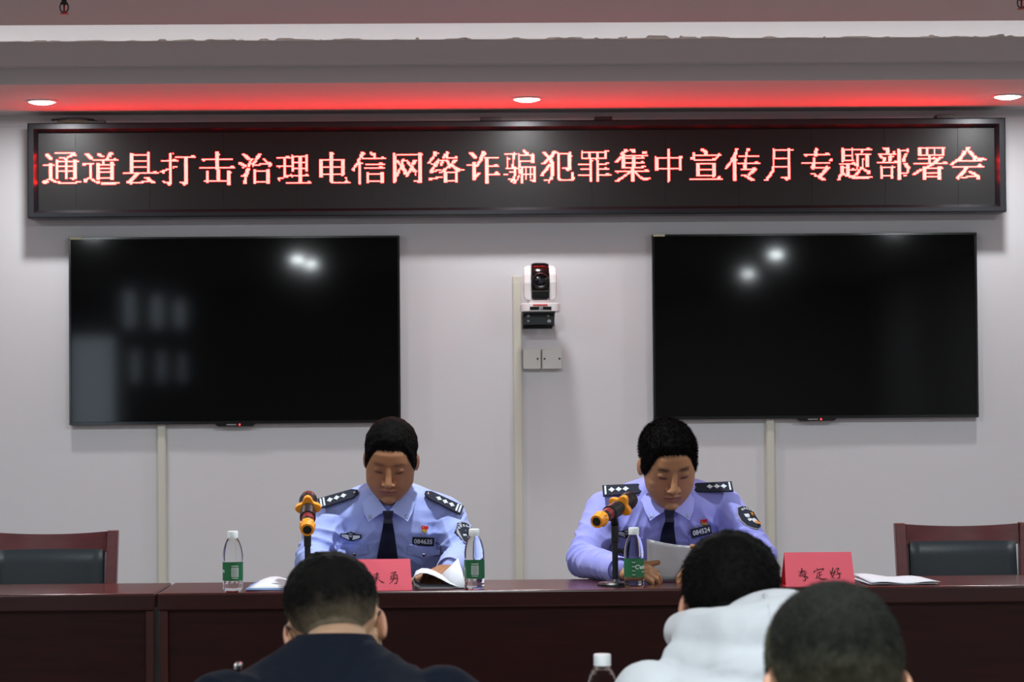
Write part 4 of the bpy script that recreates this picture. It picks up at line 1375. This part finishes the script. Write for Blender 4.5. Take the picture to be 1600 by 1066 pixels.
B = dict(x=0.622, label='officer in lavender blue shirt and navy tie holding a sheet, one bar on each epaulette', seed=5.1, shirt='b', dz=.012,
         head=(0.622, 7.525, 1.098), yaw=7, roll=-2, pitch=28, scale=1.0,
         shoulders=[(.440, 7.655, .960), (.805, 7.655, .965)],
         elbows=[(.362, 7.50, .818), (.900, 7.54, .822)],
         wrists=[(.448, 7.235, .806), (.760, 7.28, .806)],
         hands=[((.458, 7.212, .800), (.95, -.30, -.02), (.05, -.55, .83), (.1, .83, .50), (26, 36, 26), (.85, .4, .1), .93), ((.748, 7.262, .806), (-.86, -.45, .0), (.2, -.35, .9), (.3, .1, .95), (22, 30, 22), (.8, .5, .1))],
         skin=SKIN_B, hairc=(14, 12, 11), hair_t=.0125, hair_fade=.022, fringe=.010, strand=.010, nstr=16000, spike=.7, brow=1.3, jaw=1.02, front_lift=.002,
         collar=(.624, 7.508, .955), tie_bottom=.80, tie_dx=0,
         pockets=[(.735, .872, .100, .05), (.505, .878, .100, .0)],
         wing=(.503, .893), wing_roll=-.08, num=(.722, .897), num_roll=.20, number='084524', pin=(.733, .925),
         epaulettes=[dict(c=(.492, 7.600, 1.016), u=(-1, .05, -.06), v=(-.05, -.55, -.55), bars=1), dict(c=(.762, 7.604, 1.020), u=(1, .05, .02), v=(-.02, -.6, -.5), bars=1)],
         patch=dict(c=(.866, 7.575, .930), u=(.66, .60, -.25), v=(-.48, .0, .85)))
build_officer(A)
build_officer(B)


def seated_audience(root, X, Y, cfgT, skin, hairc, hair_t, hair_fade, top_m, top_name, tor, arms, strand, nstr, spike, fade_back, hl, seed, voxel=.0034, neck=None, extra=None, scalp=None):
    """person seen from behind, facing +Y"""
    T = cfgT
    b = MB()
    head_shape(b, T)
    nb = T @ Vector((0, .03, -.045))
    b.chain([(nb, .055), (neck, .062)])
    b.loft([(c, (hw * .8, 0, 0), (0, hd_ * .75, 0)) for c, hw, hd_ in tor], 28)
    for sh, el, wr, f, s in arms:
        b.chain([(sh, .045), (el, .036), (wr, .026)])
        hand(b, wr, f, (0, .1, 1), s)
    me = remesh(b, voxel, 4, .5)
    link('body', me, M_SKIN, root, smooth=True)
    finish_head(me, T, skin, hairc, hair_t, hair_fade, 'hair', root, hl=hl, strand=strand, nstr=nstr, spike=spike, fade_back=fade_back, ear_red=.35, scalp=scalp)
    s_ = MB()
    s_.loft([(c, (hw, 0, 0), (0, hd_, 0)) for c, hw, hd_ in tor], 36)
    for sh, el, wr, f, s in arms:
        s_.chain([(sh, .068), (lerp3(sh, el, .5), .064), (el, .056), (wr, .042)], 20)
    if extra:
        extra(s_)
    sm = remesh(s_, .006, 8, .5)
    return sm


def trousers_for(root, X, Y, m=M_TROUS):
    t = MB()
    t.loft([((X, Y, .43), (.165, 0, 0), (0, .12, 0)), ((X, Y, .52), (.165, 0, 0), (0, .122, 0)), ((X, Y, .60), (.160, 0, 0), (0, .118, 0))], 28)
    for sg in (-1, 1):
        t.chain([((X + sg * .09, Y, .54), .085), ((X + sg * .12, Y + .38, .53), .065), ((X + sg * .12, Y + .40, .12), .05)], 16)
    link('trousers', remesh(t, .01, 6), m, root, smooth=True)
    for sg in (-1, 1):
        sh_ = MB().ell((X + sg * .12, Y + .46, .045), (.048, .13, .045)).box(X + sg * .12 - .03, X + sg * .12 + .03, Y + .36, Y + .56, 0, .03)
        link('shoe', remesh(sh_, .008, 5), M_SHOE, root, smooth=True)


# --- man in navy jacket, bent over his notes
XC, YC = -0.220, 3.80
rc = thing('person', (XC, YC, 0), 'man in navy jacket and glasses seen from behind, head bent down', 'person', 'audience seen from behind')
TC = (Matrix.Translation((-0.219, 4.315, .902)) @ Matrix.Rotation(math.radians(180 + 3), 4, 'Z') @ Matrix.Rotation(math.radians(8.5), 4, 'Y') @ Matrix.Rotation(math.radians(36), 4, 'X') @ Matrix.Scale(.99, 4))
torC = [((XC, 3.80, .45), .165, .12), ((XC, 3.83, .56), .175, .125), ((XC, 3.93, .68), .185, .125), ((XC, 4.04, .78), .205, .115), ((XC, 4.10, .835), .190, .095), ((XC, 4.15, .870), .120, .078), ((XC + .003, 4.185, .905), .064, .062)]
armC = [((XC - .175, 4.11, .795), (XC - .24, 4.24, .750), (XC - .08, 4.50, .745), (.5, .86, 0), (.86, -.5, 0)), ((XC + .185, 4.11, .800), (XC + .24, 4.24, .750), (XC + .08, 4.50, .745), (-.5, .86, 0), (-.86, -.5, 0))]
HLC = [(0, .063), (.62, .052), (.80, .028), (1.22, -.018), (1.42, -.012), (1.52, .040), (1.75, .040), (1.95, -.004), (2.3, -.028), (PI + .01, -.040)]
smC = seated_audience(rc, XC, YC, TC, (186, 150, 122), (20, 19, 18), .012, .05, M_JACKET, 'jacket', torC, armC, .006, 8000, .3, .055, HLC, 2.0, neck=(XC, 4.20, .860), scalp=(98, 88, 72))
wrinkle(smC, .001, [((XC - .12, 4.06, .83), .08, 6, (.7, .3, .5), 60), ((XC + .14, 4.06, .83), .09, 7, (-.7, .3, .5), 55), ((XC, 4.05, .78), .12, 4, (1, 0, .2), 40)], 4.0, 3.0)
jk = link('jacket', smC, M_JACKET, rc, smooth=True)
rows = []
for t, rr, hz in ((0, .082, -.042), (.3, .074, -.012), (.65, .068, .006), (.9, .062, .014), (1, .057, .010)):
    rows.append([(XC + .004 + rr * math.sin(a) * 1.02, 4.190 + .02 * t - rr * math.cos(a) * 1.08, .900 + hz + .03 * (1 - math.cos(a)) * -.35) for a in np.linspace(-2.5, 2.5, 25)])
MB().grid(rows).build('collar', M_JACKET, jk, solid=.006, smooth=True)
MB().box(-.393, -.380, 4.30, 4.33, .838, .852).build('shoulder_stud', M_SILVERM, jk, bevel=.004, bseg=2)
trousers_for(rc, XC, YC)
# glasses: temples hooked behind the ears, frame and lenses in front
gl = MB()
for sg in (-1, 1):
    gl.tube([TC @ Vector(p) for p in ((sg * .072, -.085, .012), (sg * .079, -.02, .014), (sg * .0835, .012, .016), (sg * .0815, .030, .010), (sg * .078, .044, -.006))], .0022)
glo = gl.build('glasses', M_BLACK, rc, smooth=True)
for sg in (-1, 1):
    pts = [TC @ Vector((sg * .036 + .026 * math.cos(a), -.098 - .006 * abs(math.cos(a)), .004 + .018 * math.sin(a))) for a in np.linspace(0, 2 * PI, 25)]
    MB().tube(pts, .0018, 6).build('rim', M_BLACK, glo, smooth=True)

# --- person in white hoodie
XD, YD = 0.475, 3.80
rd = thing('person', (XD, YD, 0), 'person in white hoodie with black hair seen from behind', 'person', 'audience seen from behind')
TD = (Matrix.Translation((0.464, 4.345, .927)) @ Matrix.Rotation(math.radians(180 - 8), 4, 'Z') @ Matrix.Rotation(math.radians(-3), 4, 'Y') @ Matrix.Rotation(math.radians(30), 4, 'X') @ Matrix.Scale(.97, 4))
torD = [((XD, 3.80, .45), .175, .13), ((XD, 3.84, .56), .185, .135), ((XD + .005, 3.95, .68), .195, .135), ((XD + .01, 4.06, .77), .20, .125), ((XD + .015, 4.12, .83), .175, .10), ((XD + .01, 4.17, .875), .12, .08), ((XD, 4.20, .91), .08, .065)]
armD = [((XD - .165, 4.13, .80), (XD - .19, 4.20, .755), (XD - .08, 4.50, .745), (.5, .86, 0), (.86, -.5, 0)), ((XD + .19, 4.13, .80), (XD + .24, 4.24, .755), (XD + .08, 4.50, .745), (-.5, .86, 0), (-.86, -.5, 0))]
HLD = [(0, .063), (.62, .052), (.80, .028), (1.22, -.018), (1.42, -.012), (1.52, .034), (1.75, .030), (1.95, -.030), (2.3, -.060), (PI + .01, -.085)]


def hood(s_):
    s_.ell((.485, 4.14, .895), (.108, .085, .072), Matrix.Rotation(-.18, 3, 'Y'))
    s_.ell((.510, 4.17, .925), (.090, .080, .055), Matrix.Rotation(-.2, 3, 'Y'))
    s_.chain([((.378, 4.27, .900), .036), ((.395, 4.17, .905), .045), ((.450, 4.11, .905), .055), ((.520, 4.10, .915), .060), ((.575, 4.17, .925), .052), ((.59, 4.28, .925), .036)])
    s_.chain([((.36, 4.16, .868), .030), ((.43, 4.075, .862), .036), ((.52, 4.06, .862), .036), ((.60, 4.10, .868), .032)])


smD = seated_audience(rd, XD, YD, TD, (188, 146, 120), (17, 16, 16), .017, .03, M_HOODIE, 'hoodie', torD, armD, .010, 8000, .4, .0, HLD, 3.0, neck=(XD, 4.22, .875), extra=hood)
wrinkle(smD, .001, [((.40, 4.08, .90), .06, 6, (.2, .1, 1), 70), ((.50, 4.06, .87), .10, 5, (-.5, 0, 1), 55), ((.40, 4.05, .82), .09, 4, (.6, 0, .8), 45)], 9.0, 4.0)
hk = link('hoodie', smD, M_HOODIE, rd, smooth=True)
bvd = bvh_of(smD)
pts = []
for z_ in np.linspace(.985, .70, 24):
    xx = .500 + (z_ - .98) * -.045
    h = bvd.ray_cast(Vector((xx, 3.0, z_)), Vector((0, 1, 0)))
    if h[0] is not None:
        pts.append((xx, h[0].y + .0005, z_))
MB().tube(pts, .0040, 6).build('hood_seam', M_HOODIE, hk, smooth=True)
trousers_for(rd, XD, YD)

# --- person with cropped hair, nearest
XE, YE = 0.455, 2.62
re_ = thing('person', (XE, YE, 0), 'person with closely cropped hair at lower right, nearest the camera', 'person', 'audience seen from behind')
TE = (Matrix.Translation((0.453, 3.045, .938)) @ Matrix.Rotation(math.radians(180 + 4), 4, 'Z') @ Matrix.Rotation(math.radians(1), 4, 'Y') @ Matrix.Rotation(math.radians(22), 4, 'X') @ Matrix.Scale(1.03, 4))
torE = [((XE, 2.62, .45), .165, .12), ((XE, 2.65, .56), .175, .125), ((XE, 2.73, .66), .19, .125), ((XE, 2.81, .74), .20, .11), ((XE, 2.86, .79), .175, .09), ((XE, 2.90, .83), .12, .07), ((XE, 2.93, .855), .078, .06)]
armE = [((XE - .18, 2.86, .76), (XE - .24, 3.00, .745), (XE - .08, 3.25, .745), (.5, .86, 0), (.86, -.5, 0)), ((XE + .18, 2.86, .76), (XE + .24, 3.00, .745), (XE + .08, 3.25, .745), (-.5, .86, 0), (-.86, -.5, 0))]
HLE = [(0, .063), (.62, .052), (.80, .028), (1.22, -.018), (1.42, -.012), (1.52, .032), (1.75, .028), (1.95, -.030), (2.3, -.050), (PI + .01, -.060)]
smE = seated_audience(re_, XE, YE, TE, (176, 142, 112), (30, 31, 28), .006, .03, M_DARKJ, 'sweater', torE, armE, .0035, 12000, .6, .10, HLE, 5.0, neck=(XE, 2.95, .84), scalp=(92, 90, 74))
link('sweater', smE, M_DARKJ, re_, smooth=True)
trousers_for(re_, XE, YE)

# audience chairs and table (the table carries the bottle in front)
for x, y, lb in ((XC, YC - .02, 'wooden chair under the man in the navy jacket'), (XD, YD - .02, 'wooden chair under the person in the white hoodie'), (XE, YE - .02, 'wooden chair under the person with cropped hair')):
    c = copy_tree(ch, (x, y, 0), PI, lb)
    c['group'] = 'audience chairs'
    c.scale = (1, 1, .84)
ZA = 0.690


def table(x0, x1, y0, y1, label):
    t = thing('audience_table', ((x0 + x1) / 2, (y0 + y1) / 2, 0), label, 'table', 'audience tables')
    MB().box(x0, x1, y0, y1, ZA - .035, ZA).build('tabletop', M_WOODTOP, t, bevel=.005)
    for a in (x0 + .03, x1 - .06):
        for b in (y0 + .03, y1 - .06):
            MB().box(a, a + .03, b, b + .03, 0, ZA - .035).build('leg', M_WOOD, t)
    MB().box(x0 + .06, x1 - .06, y1 - .05, y1 - .035, .25, ZA - .035).build('front_panel', M_WOOD, t)


table(-1.2, 1.2, 4.26, 4.70, 'dark red wooden table in front of the white hoodie, carrying a bottle')
table(-1.2, 1.2, 3.02, 3.45, 'dark red wooden table between the cropped hair person and the row ahead')

# ------------------------------------------------------------------ bottles


def bottle(x, y, z, rz, label, textrot, panel=True):
    t = thing('water_bottle', (x, y, z), label, 'bottle', 'water bottles')
    R0 = .0285
    prof = [(.001, .002), (.020, .0), (.025, .001), (.0275, .006), (.028, .014), (.0268, .018), (.028, .022), (.0272, .026), (R0 - .001, .030), (R0 - .001, .082), (R0, .086), (.0285, .096),
            (.0278, .106), (.0262, .116), (.0238, .126), (.0205, .136), (.0170, .143), (.0148, .147), (.0138, .150), (.0138, .157), (.001, .158)]

    def fr(a, h):
        if h < .028 and h > .003:
            return 1 + .02 * math.cos(12 * a)
        if .096 < h < .146:
            return 1 + .014 * math.cos(9 * a + h * 420) * math.cos(9 * a - h * 420)
        return 1
    # denser profile on the shoulder for the moulded facets
    dense = []
    for (r0, h0), (r1, h1) in zip(prof, prof[1:]):
        n = 4 if .08 < h0 < .147 else 1
        for k in range(n):
            dense.append((r0 + (r1 - r0) * k / n, h0 + (h1 - h0) * k / n))
    dense.append(prof[-1])
    MB().lathe(dense, (x, y, z), seg=54, fr=fr).build('bottle_body', M_PET, t, smooth=True)
    MB().lathe([(.0152, .149), (.0152, .1515), (.0146, .152), (.0150, .1525), (.0150, .1665), (.0140, .1685), (.001, .1688)], (x, y, z), seg=40, fr=lambda a, h: 1 + (.012 * math.cos(20 * a) if .1525 < h < .167 else 0)).build('cap', M_CAPW, t, smooth='auto')
    lb = MB().lathe([(R0 + .0003, .030), (R0 + .0003, .082)], (x, y, z), seg=48, cap=False).build('label_band', M_GREEN, t, smooth=True)
    rr = R0 + .0007

    def wrapm(me, nm, m, a0, zc):
        c = getco(me)
        a = a0 + c[:, 0] / rr
        setco(me, np.stack([x + rr * np.sin(a), y - rr * np.cos(a), z + zc + c[:, 1]], 1))
        link(nm, me, m, lb)
    wrapm(text_mesh("C'estbon", .0165, squeeze=.9), 'brand_lettering', M_PRINT, textrot, .058)
    wrapm(text_mesh("water", .005), 'small_lettering', M_PRINT, textrot, .045)
    # pale information panel with grey rules, on the other side of the band
    def strip(w_, h_):
        me = bpy.data.meshes.new('s')
        n = 8
        vs_ = [(-w_ / 2 + w_ * i / n, s_ * h_ / 2, 0) for i in range(n + 1) for s_ in (-1, 1)]
        me.from_pydata(vs_, [], [(2 * i, 2 * i + 2, 2 * i + 3, 2 * i + 1) for i in range(n)])
        return me
    pa = textrot + 2.05
    wrapm(strip(.021, .026), 'info_panel', M_PRINTG, pa, .054)
    rr += .0003
    for k in range(6):
        wrapm(strip(.017, .0016), 'info_rule', mat('grey_rule', (120, 132, 124), .6), pa, .0445 + k * .0038)
    wrapm(strip(.020, .0022), 'info_heading', M_PRINT, pa, .0715)
    wrapm(strip(.018, .0016), 'info_heading', M_PRINT, pa, .0375)
    for k, zz in enumerate((.072, .060, .048, .037)):
        wrapm(strip(.010, .0018), 'label_line', M_PRINT, textrot - 1.05, zz)


bottle(-0.646, 7.055, ZD, 0, 'water bottle with green label standing alone at the left end of the officers desk', -1.75)
bottle(0.034, 7.055, ZD, 0, 'water bottle with green label at the right elbow side of the left officer papers', -2.0)
bottle(0.485, 7.055, ZD, 0, 'water bottle with green label beside the right officer microphone stand', .95)
bottle(0.241, 4.33, ZA, 0, 'water bottle with white cap beside the white hoodie at the bottom edge', 0.2)

# ------------------------------------------------------------------ microphones


def mic(tail, headp, label, stand_xy, stand_label, roll=0.0):
    tail, headp = Vector(tail), Vector(headp)
    ax = (headp - tail).normalized()
    t = thing('microphone', tail, label, 'microphone', 'wireless microphones')
    L_ = .235

    def lat(nm, prof, m, par=t, seg=28, fr=None, cap=True, **kw):
        return MB().lathe(prof, tail, ax, seg, cap, fr).build(nm, m, par, smooth='auto', **kw)
    lat('tail_cap', [(.013, .001), (.0185, .0), (.0200, .004), (.0200, .020), (.0225, .024), (.0225, .032), (.0205, .036), (.0195, .040)], M_ORANGE, fr=lambda a, h: 1 + (.05 * math.cos(10 * a) if .022 < h < .034 else 0), seg=60)
    lat('tail_socket', [(.0125, -.0004), (.0125, .0006)], M_BLACK)
    lat('body', [(.0165, .036), (.0172, .06), (.0185, .12), (.0200, .17), (.0205, .185)], mat('charcoal_body', (46, 44, 44), .3, metal=.3))
    lat('silver_band', [(.0181, .082), (.0188, .103)], mat('grey_band', (170, 170, 160), .35), cap=False)
    lat('red_band', [(.0177, .058), (.0184, .079)], mat('dark_red_band', (130, 32, 34), .4), cap=False)
    lat('ring', [(.0205, .146), (.0330, .148), (.0345, .156), (.0330, .164), (.0205, .166)], M_ORANGE, fr=lambda a, h: .88 + .30 * max(0, math.cos(2 * (a + roll))) ** 1.0 if False else .90 + .20 * math.cos(4 * (a + roll)), seg=64)
    g = lat('grille', [(.020, .168), (.024, .180), (.0262, .195), (.0258, .212), (.022, .228), (.014, .238), (.001, .241)], mat('grille_mesh', (40, 30, 30), .35, metal=.5, bump=.6, bscale=700))
    lat('grille_band', [(.0266, .194), (.0270, .198), (.0266, .202)], M_DARKM, g, cap=False)
    # desk stand
    sx, sy = stand_xy
    s = thing('microphone_stand', (sx, sy, ZD), stand_label, 'microphone stand', 'desk microphone stands')
    MB().lathe([(.052, 0), (.052, .005), (.047, .010), (.014, .013), (.010, .018), (.001, .019)], (sx, sy, ZD), seg=36).build('base', M_BLACK, s, smooth='auto')
    mid = tail + ax * .105
    top = Vector((sx, sy, mid.z - .030))
    MB().lathe([(.0085, .015), (.0085, top.z - ZD - .06), (.0105, top.z - ZD - .058), (.0105, top.z - ZD)], (sx, sy, ZD), seg=20).build('pole', M_BLACK, s, smooth='auto')
    MB().lathe([(.005, 0), (.005, .014), (.009, .016), (.009, .024)], (sx + .006, sy, ZD + .098), (1, -.2, 0), 12).build('knob', M_BLACK, s, smooth='auto')
    MB().lathe([(.0225, -.022), (.0225, .022), (.0192, .022), (.0192, -.022), (.0225, -.022)], mid, ax, 24, cap=False).build('clip', M_BLACK, s, smooth='auto')
    MB().tube([top - Vector((0, 0, .01)), top.lerp(mid, .45), mid - Vector((0, 0, .018))], .011, 12).build('clip_joint', M_BLACK, s, smooth=True)


mic((-0.432, 6.990, .941), (-0.441, 7.200, 1.022), 'microphone with orange ring pointing at the left officer', (-0.4375, 7.085), 'black desk stand holding the microphone before the left officer', roll=.785)
mic((0.378, 7.025, .955), (0.494, 7.225, 1.012), 'microphone with orange ring pointing at the right officer', (0.436, 7.125), 'black desk stand holding the microphone before the right officer', roll=.3)

# ------------------------------------------------------------------ name cards


def brush(mb_, pts, wds, o, u, v, n, sc, lift):
    """variable-width brush stroke lying on a card; points in photo-like units"""
    P_ = [Vector((p[0], p[1])) for p in pts]
    # resample with a smooth spline
    Q, W_ = [], []
    m = len(P_)
    for i in range(m - 1):
        p0, p1, p2, p3 = P_[max(i - 1, 0)], P_[i], P_[i + 1], P_[min(i + 2, m - 1)]
        for k_ in range(6):
            t = k_ / 6
            Q.append(.5 * ((2 * p1) + (-p0 + p2) * t + (2 * p0 - 5 * p1 + 4 * p2 - p3) * t * t + (-p0 + 3 * p1 - 3 * p2 + p3) * t ** 3))
            W_.append(wds[i] + (wds[i + 1] - wds[i]) * t)
    Q.append(P_[-1])
    W_.append(wds[-1])
    L_, R_ = [], []
    for i, q in enumerate(Q):
        d = Q[min(i + 1, len(Q) - 1)] - Q[max(i - 1, 0)]
        d = d.normalized() if d.length > 1e-6 else Vector((1, 0))
        nn = Vector((-d.y, d.x)) * W_[i] * .5
        L_.append(q + nn)
        R_.append(q - nn)
    rows = []
    for row in (L_, R_):
        rows.append([o + u * (p.x * sc) - v * (p.y * sc) + n * lift for p in row])
    mb_.grid(rows)


def name_card(x0, x1, label, chars, ref, h_=.094):
    t = thing('name_card', ((x0 + x1) / 2, 7.06, ZD), label, 'name card', 'folded name cards')
    yf, yt, ybk = 7.022, 7.052, 7.090
    zt = ZD + h_
    n = Vector((0, -(h_), -(yt - yf))).normalized()
    n = Vector((0, -h_, (yt - yf))).normalized()
    fp = MB()
    fp.grid([[(x0, yf, ZD), (x1, yf, ZD)], [(x0 - .004 * 0, yt, zt), (x1 - .006, yt, zt)]]).build('front_leaf', M_CARD, t, solid=.0012)
    MB().grid([[(x0 - .006, ybk, ZD), (x1 - .004, ybk, ZD)], [(x0, yt + .0012, zt), (x1 - .006, yt + .0012, zt)]]).build('rear_leaf', M_CARDB, t, solid=.0012)
    MB().box(x0 - .004, x1 - .004, yf + .004, ybk - .004, ZD, ZD + .001).build('bottom_leaf', M_CARDB, t)
    u = Vector((1, 0, 0))
    v = Vector((0, (yt - yf), h_)).normalized()
    ox, oy, sc = ref
    o = Vector((x0 + ox, yf, ZD)) + v * oy
    for strokes in chars:
        m = MB()
        for pts, wds in strokes:
            brush(m, pts, wds, o, u, v, n, sc, .0012)
        m.build('brush_character', M_INK, t)


# strokes measured from the card: units of a magnified view
LI = [([(452, 432), (530, 412), (612, 402)], (6, 16, 8)), ([(520, 348), (540, 372)], (8, 22)), ([(528, 365), (526, 420), (522, 462)], (20, 18, 10)), ([(524, 415), (492, 470), (458, 500)], (18, 16, 4)),
      ([(536, 415), (578, 434), (628, 440)], (8, 16, 6)), ([(482, 496), (560, 474), (598, 470), (566, 512)], (8, 14, 18, 8)), ([(552, 508), (584, 540), (588, 578), (566, 602), (530, 582)], (10, 18, 20, 16, 4)), ([(462, 516), (540, 506), (636, 532), (600, 560)], (6, 14, 18, 4))]
DING = [([(812, 355), (842, 386)], (8, 24)), ([(772, 402), (764, 430), (758, 452)], (14, 20, 6)), ([(776, 412), (860, 382), (948, 368), (920, 404)], (10, 14, 22, 6)), ([(812, 452), (860, 440), (908, 424)], (8, 14, 14)),
        ([(868, 440), (862, 490), (856, 540)], (14, 14, 16)), ([(862, 492), (912, 480)], (10, 14)), ([(826, 470), (812, 530), (784, 572)], (12, 16, 5)), ([(800, 520), (850, 552), (930, 572), (1012, 562)], (6, 14, 24, 6))]
HAO = [([(1132, 345), (1112, 420), (1092, 482), (1140, 556)], (16, 18, 16, 18)), ([(1072, 400), (1084, 450), (1096, 480)], (10, 18, 10)), ([(1172, 396), (1140, 480), (1082, 548)], (18, 18, 5)), ([(1066, 482), (1120, 452), (1176, 430)], (8, 16, 12)),
       ([(1178, 384), (1222, 358), (1240, 372), (1202, 430)], (10, 16, 20, 8)), ([(1200, 428), (1242, 462), (1252, 520), (1232, 556), (1200, 542)], (10, 18, 20, 18, 5)), ([(1172, 492), (1230, 462), (1292, 462)], (8, 16, 14))]
YONG = [([(806, 530), (870, 512), (944, 500), (900, 556)], (10, 16, 24, 8)), ([(864, 536), (892, 552)], (10, 16)), ([(820, 590), (824, 640), (830, 676)], (12, 20, 10)), ([(826, 592), (900, 574), (968, 566), (984, 640), (984, 690)], (8, 14, 20, 20, 12)),
        ([(836, 622), (960, 602)], (8, 10)), ([(836, 652), (962, 634)], (8, 10)), ([(896, 560), (898, 664)], (14, 16)), ([(796, 694), (880, 678), (986, 668), (976, 740), (946, 790), (900, 794)], (10, 16, 18, 22, 24, 5)), ([(890, 660), (860, 730), (776, 806)], (18, 18, 5))]
ZHU = [([(470, 496), (478, 530)], (10, 30)), ([(380, 560), (450, 550), (524, 544)], (10, 18, 22)), ([(390, 612), (440, 604), (512, 590)], (10, 16, 20)), ([(350, 668), (440, 650), (548, 634)], (12, 16, 8)), ([(476, 520), (470, 610), (462, 740)], (20, 20, 22)),
       ([(460, 640), (420, 720), (360, 770)], (18, 18, 5)), ([(480, 660), (560, 724), (610, 756), (664, 770)], (10, 16, 28, 8))]
s2 = .0018 * 65 / 800.0
# card of the right officer: view 130 x 65 px, 12.3 units per px
sc2 = 1.80e-3 / 12.31


def shift(ch_, dx, dy):
    return [([(p[0] - dx, p[1] - dy) for p in pts], w_) for pts, w_ in ch_]


name_card(0.910, 1.106, 'pink red folded name card with three brush characters at the right', [shift(LI, 205, 712), shift(DING, 205, 712), shift(HAO, 205, 712)], (0, 0, sc2), .094)
sc1 = 1.80e-3 / 16.0
name_card(-0.335, -0.141, 'pink red folded name card partly hidden by the head of the man in navy', [shift(YONG, 1355 - .194 / sc1, 970), shift(ZHU, 1355 - .194 / sc1, 970)], (0, 0, sc1), .086)

# ------------------------------------------------------------------ papers
p = thing('open_booklet', (-0.07, 7.2, ZD), 'open booklet with curled pages in front of the left officer', 'booklet')
path = [(-.120, .004), (-.135, .012), (-.140, .026), (-.134, .041), (-.118, .049), (-.100, .048), (-.080, .040), (-.058, .028), (-.034, .014), (-.012, .006), (.006, .003)]
MB().grid([[(x_, y_, ZD + z_ * k_) for x_, z_ in path] for y_, k_ in ((7.06, .92), (7.12, 1.0), (7.20, 1.0), (7.28, .9))]).build('curled_page', M_PAPER, p, solid=.0006, smooth=True)
MB().grid([[(-.060, 7.22, ZD + .030), (-.034, 7.20, ZD + .055), (-.012, 7.17, ZD + .079)], [(-.040, 7.14, ZD + .016), (-.018, 7.13, ZD + .036), (.000, 7.115, ZD + .045)], [(-.022, 7.06, ZD + .003), (-.006, 7.055, ZD + .003), (.010, 7.05, ZD + .004)]]).build('raised_page', M_PAPER, p, solid=.0006, smooth=True)
MB().box(-.130, .004, 7.08, 7.29, ZD, ZD + .003).build('lower_pages', M_PAPER, p)
p = thing('stapled_sheet', (0.63, 7.2, ZD), 'white sheet held upright by the right officer', 'paper')
rows = []
for t in np.linspace(0, 1, 9):
    rows.append([(.536 + .235 * s_ - .004 * t, 7.240 - .045 * t + .020 * math.sin(PI * s_) * (t - .2), ZD + .006 + .110 * t - .020 * s_ * t + .012 * (2 * s_ - 1) ** 2 * t) for s_ in np.linspace(0, 1, 11)])
MB().grid(rows).build('sheet', M_PAPER, p, solid=.0006, smooth=True)
MB().grid([[(q[0] + .004, q[1] + .004, q[2] - .002) for q in r_] for r_ in rows]).build('second_sheet', M_PAPER, p, solid=.0006, smooth=True)
p = thing('document', (1.24, 7.13, ZD), 'white printed pages lying at the left end of the right desk', 'paper')
for k in range(2):
    rows = []
    for t in np.linspace(0, 1, 6):
        rows.append([(1.150 + .195 * s_ - .018 * t + .004 * k, 7.04 + .21 * t, ZD + .003 + k * .004 + (.008 * (1 - s_) * t + .002 * math.sin(9 * s_)) * (k + .4)) for s_ in np.linspace(0, 1, 9)])
    MB().grid(rows).build('page', M_PAPER, p, solid=.0008, smooth=True)
p = thing('brochure', (-0.52, 7.15, ZD), 'white and blue brochure lying beside the leftmost bottle', 'brochure')
MB().grid([[(-.612 + .11 * s_, 7.05 + .2 * t, ZD + .003 + .018 * math.sin(PI * s_ * .9) * t) for s_ in np.linspace(0, 1, 8)] for t in np.linspace(0, 1, 5)]).build('cover', M_BLUEP, p, solid=.001, smooth=True)
MB().grid([[(-.602 + .105 * s_, 7.065 + .19 * t, ZD + .006 + .020 * math.sin(PI * s_ * .9) * t) for s_ in np.linspace(0, 1, 8)] for t in np.linspace(0, 1, 5)]).build('inner_page', M_PAPER, p, solid=.001, smooth=True)
